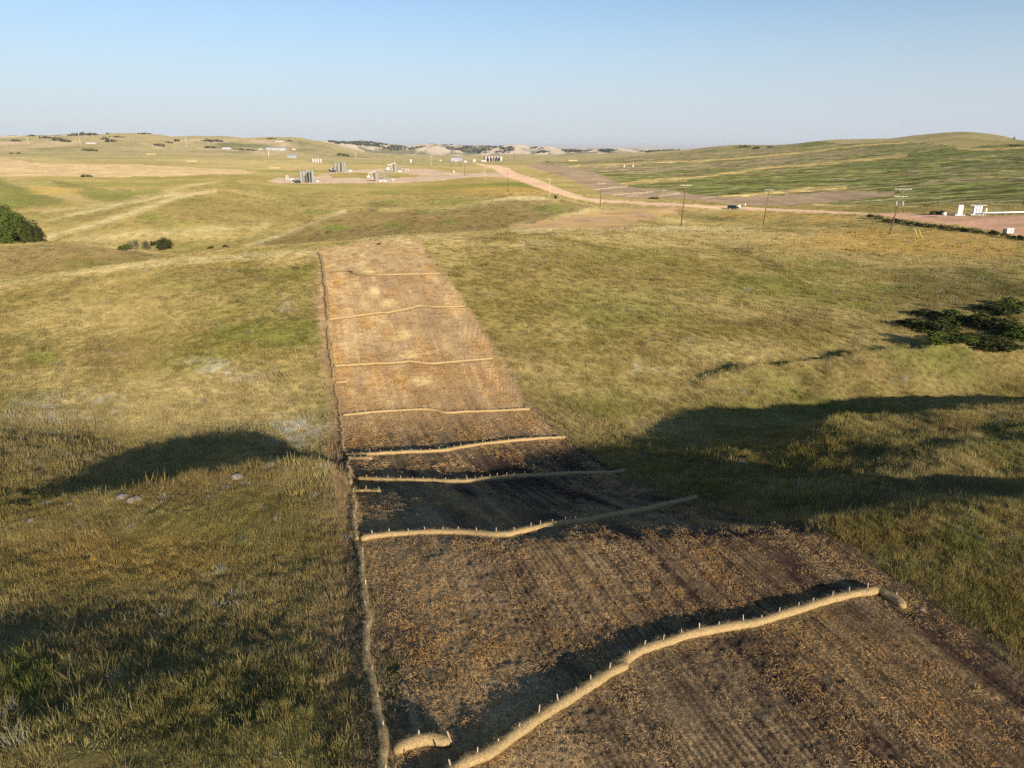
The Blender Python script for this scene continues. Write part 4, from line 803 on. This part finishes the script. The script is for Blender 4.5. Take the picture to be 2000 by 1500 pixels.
def shed(px, pyb, wpx, hpx, label, mat='dull_white', roof='roof_grey', dep=.6, cat='shed', name='shed', rz=0, doors=1, wins=0, pitch=.22, group=None):
    p = hit(px, pyb); k = mpp(p); W_, Hh_ = wpx * k, hpx * k; D = max(2.0, W_ * dep); t = thing(name, label, cat, p + Vector((0, D * .5, 0)), rz, group)
    e = Hh_ * (1 - pitch); MB().box((0, 0, e / 2 - .4), (W_, D, e + .8)).build('wall', mat, t)
    rp = [(-W_ / 2 - .15, e), (-W_ / 2 - .15, e + .12), (0, 0), (0, 0)]
    MB().prism([(-D / 2 - .2, e + .003), (D / 2 + .2, e + .003), (0, Hh_)], -W_ / 2 - .2, W_ / 2 + .2, Matrix.Rotation(math.pi / 2, 4, 'Z')).build('roof', roof, t)
    for i in range(doors): MB().box((W_ * (-.30 + .6 * (i + .5) / max(doors, 1)), -D / 2 - .02, e * .35), (min(W_ * .2, 3.0), .05, e * .7)).build('door', 'grey_paint', t)
    for i in range(wins): MB().box((-W_ * .42 + W_ * .84 * (i + .5) / wins, -D / 2 - .02, e * .62), (W_ * .05 + .3, .05, e * .22)).build('window', 'car_glass', t)
    return t
def pumpjack(px, pyb, hpx, label, rz=0.0, mat='tan_steel'):
    p = hit(px, pyb); k = mpp(p); s = hpx * k / 7.0; t = thing('pumping_unit', label, 'pumpjack', p, rz, 'pumping units on the oil pad', s)
    MB().box((0, 0, .2), (8, 1.4, .5)).build('base', 'grey_paint', t)
    m = MB()
    for sx, sy in ((-1.1, -.7), (-1.1, .7), (1.0, -.7), (1.0, .7)): m.tube((sx, sy, .4), (0, sy * .15, 5.2), .14, n=6)
    m.tube((-.5, -.45, 2.6), (.5, -.45, 2.6), .08, n=5).build('samson_post', mat, t)
    M = Matrix.Translation((0, 0, 5.4)) @ Matrix.Rotation(-.22, 4, 'Y')
    bm_ = MB(); bm_.prism([(-3.6, -.2), (3.4, -.2), (3.4, .2), (-3.6, .3)], -.18, .18, M); bm_.build('walking_beam', mat, t)
    MB().prism([(3.3, -1.2), (3.8, -1.1), (4.25, -.3), (4.3, .4), (4.0, 1.0), (3.3, .7)], -.22, .22, M).build('horse_head', mat, t)
    MB().tube((4.15, 0, .2), (4.15, 0, 4.3), .05, n=5).build('polished_rod', 'grey_paint', t)
    MB().prism([(-4.1, 1.0), (-2.6, .6), (-1.9, 1.7), (-2.4, 2.9), (-3.7, 3.0), (-4.4, 2.1)], -.55, .55).build('counterweight', mat, t)
    MB().tube((-3.1, -.6, 1.8), (-3.4, -.6, 6.1), .09, n=5).tube((-3.1, .6, 1.8), (-3.4, .6, 6.1), .09, n=5).build('pitman_arm', mat, t)
    MB().box((-5.0, 0, .9), (1.4, 1.2, 1.3)).build('motor', 'grey_paint', t); return t
G1 = 'grey storage tanks on the oil pad'
names = ('leftmost', 'second from left', 'third from left', 'fourth from left', 'rightmost')
for i, (x, w_, y) in enumerate(((588.6, 5.6, 357), (594.8, 7.0, 356.2), (602.5, 6.0, 355), (607, 6.2, 356), (611.8, 6.0, 356.5))):
    tank(x, y, w_, 21.5, 'tall grey tank, %s of the front battery on the oil pad' % names[i], 'tank_paint', G1)
t = thing('stair_tower', 'dark stair tower in front of the front grey tanks', 'stairs', hit(600.6, 357.2)); k = mpp(t.location)
for s in (-1.6, 1.6):
    for yy in (-.8, .8): MB().box((s * k, yy, 8.5 * k), (.2, .2, 17 * k)).build('post', 'dark_paint', t)
for q in range(5): MB().box((0, 0, (2.5 + 3.4 * q) * k), (3.4 * k, 1.9, .14)).build('platform', 'dark_paint', t)
p = hit(596, 357); 
t = thing('vent_stack', 'slim pipe stack rising above the front grey tanks', 'pipe', p + Vector((0, 6, 0))); k = mpp(p); MB().tube((0, 0, -.5), (0, 0, 30 * k), .22, n=8).build('pipe', 'tan_steel', t); MB().tube((-2.4 * k, 0, 26 * k), (2.4 * k, 0, 27 * k), .14, n=6).build('cross_pipe', 'tan_steel', t)
names2 = ('leftmost', 'second from left', 'third from left', 'rightmost')
for i, (x, w_, y) in enumerate(((656, 4.6, 335), (662.5, 5.6, 334.6), (669.3, 5.4, 334.8), (674.2, 4.6, 334.4))):
    tank(x, y, w_, 16.6, 'grey tank, %s of the rear battery behind the green island' % names2[i], 'tank_paint', G1)
t = thing('stair_tower', 'dark stair tower between the rear grey tanks', 'stairs', hit(666.6, 335.6)); k = mpp(t.location)
for s in (-1.2, 1.2): MB().box((s * k, 0, 8.5 * k), (.25, 1.5, 17 * k)).build('post', 'dark_paint', t)
for q in range(4): MB().box((0, 0, (2.5 + 4 * q) * k), (2.6 * k, 1.6, .15)).build('platform', 'dark_paint', t)
tank(735.7, 354.4, 10.4, 16.5, 'squat brown banded tank at the right front of the oil pad', 'tank_brown', G1, bands=7)
tank(772.5, 335.2, 8.6, 14.5, 'squat brown banded tank at the right rear of the oil pad', 'tank_brown', G1, bands=7)
shed(570.8, 353.2, 9.5, 6.5, 'small white shed left of the front grey tanks', dep=.7)
t = thing('pipe_rack', 'white ladder shaped pipe frame left of the small white shed', 'frame', hit(561.5, 352.5)); k = mpp(t.location)
for s in (-1.8, 1.8): MB().tube((s * k, 0, -.2), (s * k, 0, 9.5 * k), .22, n=6).build('post', 'white_paint', t)
for q in (3, 6, 9): MB().tube((-1.8 * k, 0, q * k), (1.8 * k, 0, q * k), .16, n=6).build('rung', 'white_paint', t)
def tub(px, pyb, wpx, hpx, label, mat='dark_paint', name='containment_tub'):
    p = hit(px, pyb); k = mpp(p); t = thing(name, label, 'tub', p); W_, h_ = wpx * k, hpx * k
    for s in (-1, 1): MB().box((s * W_ / 2, 0, h_ / 2 - .2), (.2, W_ * .5, h_ + .4)).build('side', mat, t); MB().box((0, s * (W_ * .25 + .12), h_ / 2 - .2), (W_ + .2, .2, h_ + .4)).build('side', mat, t)
    MB().box((0, 0, h_ * .55), (W_ - .25, W_ * .5 - .05, .1)).build('liner', mat, t)
tub(581.5, 357.4, 10.5, 3.4, 'black containment tub at the foot of the front grey tanks'); tub(650, 335.6, 10, 3, 'black containment tub at the foot of the rear grey tanks')
shed(646.5, 333.2, 7, 5.2, 'small white shed left of the rear grey tanks', dep=.7); shed(684, 335, 8, 4, 'low white equipment box right of the rear grey tanks', dep=.4, doors=0)
shed(620.5, 355.5, 6.5, 4.5, 'low white equipment box right of the front grey tanks', dep=.4, doors=0)
shed(748, 354.6, 14, 4.5, 'long low pale equipment skid right of the front brown tank', 'cream_panel', dep=.25, doors=3)
shed(780.5, 336.2, 6.5, 4.0, 'pale equipment box right of the rear brown tank', 'cream_panel', dep=.5)
pumpjack(750, 351, 17, 'tan pumping unit beside the front brown tank', -.5); pumpjack(757.5, 352.2, 13.5, 'smaller tan pumping unit farthest right on the front row', -.4)
pumpjack(726, 347.5, 13, 'pale pumping unit behind the front brown tank', .4, 'cream_panel'); pumpjack(784, 334, 15, 'tan pumping unit right of the rear brown tank', -.5); pumpjack(764, 333, 15, 'tall pale pumping unit behind the rear brown tank', .5, 'cream_panel')
for i, (x, y, h_, lb) in enumerate(((766.5, 354, 5, 'left of two white posts right of the front pumping units'), (770.3, 353.6, 3.6, 'right of two white posts right of the front pumping units'), (794, 333.8, 3.8, 'left of two white posts right of the rear pumping unit'), (798, 333.8, 3.2, 'right of two white posts right of the rear pumping unit'))):
    p = hit(x, y); k = mpp(p); o = MB().tube((0, 0, -.2), (0, 0, h_ * k), .55 * k, n=8).tube((0, 0, h_ * k), (0, 0, h_ * k + .3), .55 * k, .1, 8).build('white_post', 'white_paint', None, p); set_prop(o, lb, 'post', 'white posts on the oil pad')
for i, x in enumerate((611.5, 616.5, 621.5, 626.8)): tank(x, 316.6 + .1 * i, 3.6, 6.3, 'far pale tank, %s of four in a row below the far track' % names2[i], 'tank_pale', 'four far pale tanks', ladder=False, bands=0)
tank(802, 317.3, 5.0, 6.0, 'lone far pale tank right of the rear pumping units', 'tank_pale', ladder=False, bands=0)
six = ('leftmost', 'second from left', 'third from left', 'fourth from left', 'fifth from left', 'rightmost')
for i in range(6): tank(949.0 + 5.85 * i, 314.3, 4.4, 8.2, 'far pale grey tank, %s of the row of six beside the road' % six[i], 'tank_pale', 'row of six far tanks', ladder=False, bands=0)
for i in range(6): tank(946.4 + 5.85 * i, 314.6, 2.4, 7.6, 'slim black cylinder standing in for shade, %s in the gaps of the row of six' % six[i], 'dark_paint', 'black cylinders standing in for shade between far tanks', ladder=False, bands=0, cone=False)  # black cylinders added for the shaded gaps between the pale tanks
# far farm and houses
shed(892, 315.0, 21, 8.0, 'long grey farm building left of the row of six tanks', 'grey_paint', dep=.4, cat='building', name='farm_building', doors=3); shed(945, 316, 10, 4.2, 'white gabled shed in front of the left end of the six tanks', dep=.7)
shed(926.5, 315.6, 5.5, 5.0, 'cream shed between the farm building and the six tanks', 'cream_panel'); shed(909, 317, 6.5, 3.4, 'low white trailer right of the long grey farm building', dep=.3, name='trailer', cat='trailer', doors=0, pitch=.08)
shed(890.2, 316.0, 3.4, 3.2, 'small white hut in front of the long grey farm building', doors=0); shed(860.5, 314.5, 3.5, 3, 'tiny white hut left of the grey farm building', doors=0); shed(886.5, 336.6, 3.2, 3.4, 'pale upright box beside the track to the oil pad', 'cream_panel', doors=0, pitch=.05)
shed(538, 293.5, 37, 6.2, 'long white barn with grey roof on the far left hills', dep=.35, cat='barn', name='barn', doors=4, wins=6, pitch=.4)
shed(570, 308, 18, 6.0, 'grey roofed shed below the long white barn', 'grey_paint', dep=.5, doors=2, pitch=.5); shed(442, 291, 16, 3.4, 'low white house left of the long white barn', dep=.3, cat='house', name='house', doors=1, wins=3)
shed(508.5, 292.2, 8, 2.2, 'white trailer just left of the long white barn', dep=.3, name='trailer', cat='trailer', doors=0, pitch=.08); shed(573.5, 292.4, 7, 2.4, 'white trailer just right of the long white barn', dep=.3, name='trailer', cat='trailer', doors=0, pitch=.08)
shed(177, 281, 18, 3.6, 'far pale row house near the left skyline', 'tank_pale', dep=.3, cat='house', name='house', doors=0, wins=4)
shed(545, 277, 15, 2.8, 'far pale building high on the left hills', 'tank_pale', dep=.4, cat='building', name='farm_building', doors=0, wins=3)
t = thing('derrick', 'red and white upright well rig below the long white barn', 'well rig', hit(524, 306)); k = mpp(t.location)
for s in (-1, 1): MB().tube((s * 1.3 * k, 0, -.4), (s * .5 * k, 0, 12 * k), .35, n=6).build('mast_leg', 'white_paint' if s > 0 else 'rust_red', t)
for q in (3, 6, 9, 11.5): MB().box((0, 0, q * k), ((2.4 - q * .12) * k, .3, .35)).build('brace', 'rust_red', t)
def haystack(px, py, wpx, hpx, label):
    p = hit(px, py); k = mpp(p); n = 9; t = thing('hay_stack', label, 'hay bales', p, 0, 'rows of hay bales on the far meadow'); w_ = wpx * k / n; h_ = hpx * k
    me = MB().box((0, 0, h_ / 2 - .1), (w_ * .95, 1.6, h_ + .2), taper=.96).mesh('bale', 'hay')
    for i in range(n): link('bale', me, t, ((i - (n - 1) / 2) * w_, 0, random.uniform(-.05, .05)))
haystack(295, 302, 19, 1.9, 'pale hay bale row highest on the left meadow'); haystack(375, 316, 21, 2.2, 'pale hay bale row above the stubble field'); haystack(537, 329, 22, 2.2, 'pale hay bale row left of the oil pad'); haystack(1119, 314.6, 17, 2.4, 'pale hay bale row beyond the bare brown field')

# ------------------------------------------------------------------ rocks, fence
def rock_me(seed):
    bm = bmesh.new(); bmesh.ops.create_icosphere(bm, subdivisions=2, radius=1)
    for v in bm.verts:
        c = v.co; n = .32 * float(fbm(np.array([c.x * 1.3 + c.z + seed * 7]), np.array([c.y * 1.3 - c.z * .7]), seed, 3)[0]); v.co = c * (1 + n); v.co.z = v.co.z * .62
    me = bpy.data.meshes.new('rock'); bm.to_mesh(me); bm.free(); me.materials.append(MATS['rock']); return me
RK = [rock_me(i) for i in range(4)]
for i, (x, y, wpx, lb) in enumerate(((262, 978, 27, 'largest grey rock on the crest at the edge of the left shadow'), (238, 972, 22, 'flat grey rock leaning against the largest rock on the left crest'), (463, 932, 24, 'pale rock in the middle of the left crest'), (524, 909, 18, 'brown rock at the top of the left crest near the strip'), (516, 914, 12, 'small pale rock below the brown rock on the crest top'), (190, 958, 15, 'thin rock half buried left of the largest rock'), (60, 1018, 17, 'low pinkish rock at the far left of the crest'), (135, 985, 13, 'small brown rock in shade on the left crest'),
        (285, 528, 8, 'small white boulder on the left sunny slope'), (178, 547, 7, 'white stone near the rounded shoulder of the left slope'), (430, 591, 6, 'lone pale stone midway up the left slope'), (1800, 1190, 13, 'grey stone in the right grass below the nearest wattle end'))):
    p = hit(x, y); s = wpx * mpp(p) / 2; o = link('rock', RK[i % 4], None, p + Vector((0, 0, s * .02)), i * 1.3, (s * 1.15, s, s * .95)); set_prop(o, lb, 'rock', 'rocks on the grass slopes')
def fpost(px, pyb, hpx, label, brace=None):
    p = hit(px, pyb); k = mpp(p); o = MB().tube((0, 0, -.3), (.02, 0, hpx * k), .10, .085, 7).build('fence_post', 'pole_wood', None, p, True); set_prop(o, label, 'fence post', 'old fence posts on the right slope')
    if brace: MB().tube((brace * k, .1, .15), (0, 0, hpx * k * .55), .06, n=6).build('brace', 'pole_wood', o)
fpost(1461, 491, 14, 'tall dark fence post with a slanted brace on the right slope', -14); fpost(1483, 494, 11, 'left of two short dark fence posts right of the braced post'); fpost(1486.5, 493.5, 9, 'right of two short dark fence posts right of the braced post'); fpost(1132, 452, 10, 'thin fence post left of the orange soil patch'); fpost(1220, 450, 9, 'thin fence post below the orange soil patch, in the middle'); fpost(1194, 449, 5, 'short fence post beside the low rail'); fpost(1520, 520, 8, 'short fence post lower down the overgrown fence line')
t = thing('fence_rail', 'low wooden rail at the grass edge below the orange soil', 'fence', hit(1205, 450)); k = mpp(t.location)
for s in (-28, -4, 6, 32): MB().tube((s * k, 0, -.8), (s * k, 0, 4.0 * k), .06, n=6).build('post', 'pole_wood', t)
MB().tube((-28 * k, 0, 3.6 * k), (32 * k, 0, 3.7 * k), .05, n=6).build('rail', 'pole_wood', t)

# ------------------------------------------------------------------ trees and shrubs
def crown_me(name, mat, n, lobes, rx, rz, leaf, seed, z0=.25):
    r = random.Random(seed); V = []; Fs = []; L = []
    for _ in range(lobes):
        a = r.random() * 6.283; d = r.random() ** .5 * .72; hz = r.uniform(z0, 1); L.append((Vector((math.cos(a) * d * rx, math.sin(a) * d * rx, rz * hz * (1 - .35 * d))), r.uniform(.22, .42) * rx))
    for i in range(n):
        c, q = L[r.randrange(lobes)]; u = Vector((r.gauss(0, 1), r.gauss(0, 1), r.gauss(0, 1))).normalized(); p = c + u * q * (r.uniform(.55, 1.08)) * Vector((1, 1, .8)).length / 1.62
        p = c + Vector((u.x, u.y, u.z * .8)) * q * r.uniform(.6, 1.08)
        if p.z < .02: p.z = r.uniform(0, .15) * rz
        nn = (u + Vector((r.gauss(0, .5), r.gauss(0, .5), r.gauss(0, .5)))).normalized(); t = nn.orthogonal().normalized(); t.rotate(Matrix.Rotation(r.random() * 6.283, 3, nn)); b = nn.cross(t); s = leaf * r.uniform(.6, 1.3); k = len(V)
        V += [p - t * s, p + b * s * .55, p + t * s, p - b * s * .55]; Fs.append((k, k+1, k+2, k+3))
    me = bpy.data.meshes.new(name); me.from_pydata(V, [], Fs); me.materials.append(MATS[mat]); return me
def clump_me(seed):
    r = random.Random(seed); V = []; Fs = []
    for q in range(9):
        cx = -1 + 2 * (q + .5) / 9 + r.gauss(0, .1); rr = r.uniform(.12, .3); hh = r.uniform(.4, 1.0) * (1 - .45 * abs(cx)); cy = r.gauss(0, .25)
        for _ in range(70):
            u = Vector((r.gauss(0, 1), r.gauss(0, 1), r.gauss(0, 1))).normalized(); p = Vector((cx + u.x * rr, cy + u.y * rr, hh * .5 + u.z * hh * .5)) ; t = u.orthogonal().normalized(); t.rotate(Matrix.Rotation(r.random() * 6.283, 3, u)); b = u.cross(t); s = .075 * r.uniform(.6, 1.4); k = len(V)
            V += [p - t * s, p + b * s, p + t * s, p - b * s]; Fs.append((k, k+1, k+2, k+3))
    me = bpy.data.meshes.new('crown'); me.from_pydata(V, [], Fs); me.materials.append(MATS['leaf_far']); return me
def trunk_me(h, r, rx, seed):
    q = random.Random(seed); b = MB().tube((0, 0, -.6), (.1, 0, h * .55), r, r * .6, 8)
    for _ in range(6):
        a = q.random() * 6.283; s = h * q.uniform(.2, .5); b.tube((.05, 0, s), (math.cos(a) * rx * .6, math.sin(a) * rx * .6, s + h * q.uniform(.25, .45)), r * .4, r * .12, 6)
    return b.mesh('trunk', 'bark', True)
CR = {'tree': [crown_me('crown', 'leaf_green', 6000, 34, 1, 1.5, .055, i, .12) for i in range(3)], 'dull': [crown_me('crown', 'leaf_olive', 4200, 22, 1, 1.4, .05, i + 5, .25) for i in range(2)],
      'shrub': [crown_me('crown', 'leaf_olive', 1500, 14, 1, .9, .085, i + 9, .1) for i in range(3)], 'green': [crown_me('crown', 'leaf_green', 1700, 14, 1, .9, .085, i + 13, .1) for i in range(3)], 'grey': [crown_me('crown', 'leaf_grey', 700, 12, 1, 1.0, .07, i + 17, .2) for i in range(2)],
      'far': [clump_me(i + 21) for i in range(4)], 'weed': [crown_me('crown', 'leaf_weed', 700, 10, 1, .8, .10, i + 25, .1) for i in range(3)]}
TK = trunk_me(1.3, .05, 1, 3)
cnt = [0]
def plant(name, kind, px, pyb, wpx, hpx, label, group, cat='shrub', ymin=6.0, loc=None):
    p = loc if loc is not None else hit(px, pyb, ymin); k = mpp(p); i = cnt[0]; cnt[0] += 1; t = thing(name, label, cat, p, 0, group)
    me = CR[kind][i % len(CR[kind])]; zz = {'tree': 1.5, 'dull': 1.4}.get(kind, 1.0); rx = wpx * k / 2
    link('crown', me, t, (0, 0, 0), 0 if kind == 'far' else i * 2.1, (rx, rx, hpx * k / zz)); link('trunk', TK, t, (0, 0, 0), i, (rx * .8, rx * .8, hpx * k / 1.3 * .8)); return t
def at_y(px, py, Y): a, f, d = ray(px, py); X = Y * a / f; return Vector((X, Y, float(H(np.array([X]), np.array([Y]))[0])))
GT = 'trees in the hollow at the left edge'
for i, (px, Y, wpx, hpx, kind, lb) in enumerate(((-20, 205, 84, 74, 'tree', 'bright green tree cut by the left edge of the photograph'), (16, 202, 72, 86, 'tree', 'broad leafy green tree second from the left edge'), (44, 207, 58, 82, 'tree', 'rounded green tree in the middle of the hollow thicket'), (64, 201, 44, 60, 'dull', 'dull purplish green tree at the right of the hollow thicket'), (77, 203, 34, 46, 'dull', 'dark small tree at the right tip of the hollow thicket'), (26, 214, 60, 96, 'tree', 'tall green tree behind the hollow thicket'), (4, 194, 60, 46, 'tree', 'low bright green tree in front at the left edge'))):
    plant('tree', kind, 0, 0, wpx, hpx, lb, GT, 'tree', loc=at_y(px, 470, Y))
plant('shrub', 'dull', 322, 489, 34, 24, 'tallest rounded shrub in the hollow right of the trees', 'shrubs in the left hollow'); plant('shrub', 'green', 246, 489, 26, 12, 'low green shrub in the hollow, left of the pair', 'shrubs in the left hollow'); plant('shrub', 'grey', 262, 487, 26, 18, 'bare greyish shrub beside the low green shrub in the hollow', 'shrubs in the left hollow'); plant('shrub', 'grey', 286, 488, 22, 18, 'grey wispy shrub just left of the tallest hollow shrub', 'shrubs in the left hollow'); plant('shrub', 'shrub', 300, 480, 12, 10, 'small dark shrub between the grey and the tallest hollow shrub', 'shrubs in the left hollow')
for i, (x, y, w_, h_) in enumerate(((412, 486, 16, 6), (440, 484, 18, 6), (1085, 388, 8, 7), (740, 478, 10, 4))): plant('shrub', 'shrub', x, y, w_, h_, ('low dark shrub right of the hollow, nearer the hollow', 'low dark shrub right of the hollow, farther from the hollow', 'small round bush on the slope beside the road bend', 'flat small bush on the crest left of the strip top')[i], 'low shrubs on the middle slopes')
# dark weeds along the edge of the right gravel pad
wd = [(1700, 424), (1716, 427), (1731, 431), (1748, 433), (1762, 435), (1778, 438), (1793, 440), (1808, 441), (1823, 443), (1838, 445), (1853, 447), (1868, 449), (1882, 450), (1897, 452), (1912, 454), (1940, 457), (1962, 462), (1978, 465), (1992, 467), (1825, 417), (1837, 417)]
orde = ['first', 'second', 'third', 'fourth', 'fifth', 'sixth', 'seventh', 'eighth', 'ninth', 'tenth', 'eleventh', 'twelfth', 'thirteenth', 'fourteenth', 'fifteenth', 'sixteenth', 'seventeenth', 'eighteenth', 'nineteenth']
for i, (x, y) in enumerate(wd): plant('weed_bush', 'weed' if i % 3 else 'shrub', x, y + 2, random.uniform(16, 24), random.uniform(6.5, 10), ('dark weed bush, %s from the left along the near edge of the gravel pad' % orde[i]) if i < 19 else ('dry weed bush %s the white drum tank' % ('left of' if i == 19 else 'behind')), 'weed bushes along the gravel pad', 'weeds')
# thicket in the right hollow
th_ = [(1790, 650, 70, 44), (1835, 655, 80, 55), (1880, 640, 80, 62), (1925, 650, 90, 62), (1970, 655, 80, 56), (1850, 675, 80, 40), (1905, 680, 90, 44), (1955, 685, 80, 40), (2010, 670, 90, 64), (1815, 628, 60, 36), (1950, 618, 80, 44), (1995, 610, 70, 46)]
tl = ('leftmost dark bush of the right hollow thicket', 'second bush from the left in the right thicket', 'tallest bush in the middle of the right thicket', 'broad bush right of the middle of the right thicket', 'bush near the right edge in the right thicket', 'front bush at the lower left of the right thicket', 'front bush at the lower middle of the right thicket', 'front bush at the lower right of the right thicket', 'bush cut by the right edge of the photograph', 'small bush at the upper left of the right thicket', 'upper bush behind the right thicket', 'upper bush behind the thicket at the right edge')
for i, (x, y, w_, h_) in enumerate(th_): plant('shrub', ('shrub', 'shrub', 'green')[i % 3], x, y - 8, w_ * 1.3, h_ * .42, tl[i], 'bushes of the right hollow thicket')
fr = [(30, 276, 16, 5, 'first dark tree clump from the left on the far hills'), (62, 266, 16, 4, 'dark tree clump on the left skyline'), (90, 270, 20, 6, 'dark tree clump below the left skyline, left half'), (112, 274, 24, 8, 'dark tree clump below the left skyline, middle'), (127, 277, 20, 6, 'dark tree clump below the left skyline, right end'), (143, 265, 20, 6, 'skyline grove, left tree of three'), (163, 264, 20, 8, 'skyline grove, middle tree of three'), (180, 264, 22, 6, 'skyline grove, right tree of three'), (210, 262, 5, 4, 'lone tiny tree on the left skyline'), (205, 272, 16, 6, 'far dark bush left of the pale bank'), (230, 269, 26, 5, 'long dark bush under the round hill'), (215, 277, 22, 7, 'slanting dark bush below the round hill'), (178, 295, 22, 6, 'dark clump on the meadow above the stubble field'), (165, 294, 12, 5, 'small reddish clump on the meadow, left'), (284, 262, 22, 4, 'dark patch of trees on top of the round hill'), (168, 346, 24, 7, 'dark bush at the lower edge of the stubble field'), (22, 300, 8, 3, 'tiny bush on the far left field, left'), (36, 300, 9, 4, 'tiny bush on the far left field, right'),
      (330, 280, 14, 6, 'dark bush left of the pale bank on the hills'), (345, 276, 12, 6, 'dark round bush on the hills below the saddle'), (310, 285, 20, 6, 'dark bush cluster at the foot of the pale bank'), (405, 277, 24, 7, 'dark bush cluster in the middle of the left hills'), (425, 277, 20, 7, 'dark bush cluster left of the knob hill'), (410, 289, 26, 5, 'dark hedge left of the low white house'), (470, 293, 30, 4, 'dark hedge right of the low white house'), (490, 294, 24, 3, 'dark hedge end left of the white trailer'), (665, 303, 12, 6, 'dark tree clump by the far track, left'), (676, 305, 14, 6, 'dark tree clump by the far track, right'), (530, 272, 16, 4, 'dark hedge on the far hill top'), (565, 276, 12, 4, 'dark clump beside the far hill building'),
      (1455, 288, 22, 6, 'dark tree clump on the right skyline, left'), (1478, 291, 14, 7, 'dark tree clump on the right skyline, middle'), (1504, 289, 12, 5, 'dark tree clump on the right skyline, right'), (1980, 272, 5, 6, 'tiny lone tree on the right hill shoulder'), (1985, 286, 26, 5, 'dark shrub patch under the right hill shoulder'), (1278, 389, 22, 6, 'dark brush pile beside the road left of the car'), (1070, 317, 10, 3, 'dark bush at the corner of the bare brown field'), (888, 312, 5, 6, 'dark tree by the grey farm building')]
for x, y, w_, h_, lb in fr: plant('far_tree', 'far', x, y, w_, h_ * 1.05, lb, 'dark tree clumps on the far hills', 'tree clump')
# juniper woods on the bluffs
BLW = [[(640,276),(720,277),(760,283),(800,288),(835,286),(800,293),(770,294),(720,286),(660,281)], [(862,283),(905,285),(960,290),(1000,298),(930,300),(895,296),(870,292)], [(940,286),(1000,287),(1010,293),(975,299),(945,294)], [(1040,288),(1062,290),(1080,297),(1060,299),(1035,295)], [(1100,293),(1160,293),(1150,297),(1105,298)], [(1170,292),(1210,292),(1200,296),(1175,297)], [(1250,294),(1330,293),(1330,297),(1260,298)]]
n = 60000; Y = RNG.uniform(2650, 3700, n); X = RNG.uniform(-.26, .26, n) * Y; Z = H(X, Y); u, v, d = proj(X, Y, Z); k = np.zeros(n, bool)
for q in BLW: k |= inpoly(u + 6 * vnoise(X / 60, Y / 60, 401), v + 1.5 * vnoise(X / 40, Y / 40, 402), q)
k &= fbm(X / 60, Y / 90, 403, 3) > -.25; idx = np.nonzero(k)[0][:5200]; P = np.stack([X, Y, Z], 1)[idx]; m = len(P); sz = RNG.uniform(3.0, 6.0, m)
jm = crown_me('crown', 'leaf_bluff', 90, 6, .7, 1.1, .30, 77, .1)
scatter('juniper_wood', 'dark juniper woods on the slopes of the far bluffs', [jm], P - np.array((0, 0, .5)), norm_rot(m), np.stack([sz] * 3, 1), np.ones((m, 3)), np.zeros(m, int))

# ------------------------------------------------------------------ the air: pale haze round camera and land, sky outside
m, nt, out = new_mat('haze'); pv = N(nt, 'ShaderNodeVolumePrincipled'); pv.inputs['Density'].default_value = 4.5e-5; pv.inputs['Color'].default_value = (.86, .90, .97, 1); pv.inputs['Anisotropy'].default_value = 0.0
nt.links.new(pv.outputs[0], out.inputs['Volume']); MATS['haze'] = m
zt = max(float(gz.max()) + 14, 12.0); hz = MB().box((0, 0, (zt - 140) / 2), (125000, 125000, zt + 140)).build('haze', 'haze'); set_prop(hz, 'thin pale haze over the whole prairie', kind='stuff')
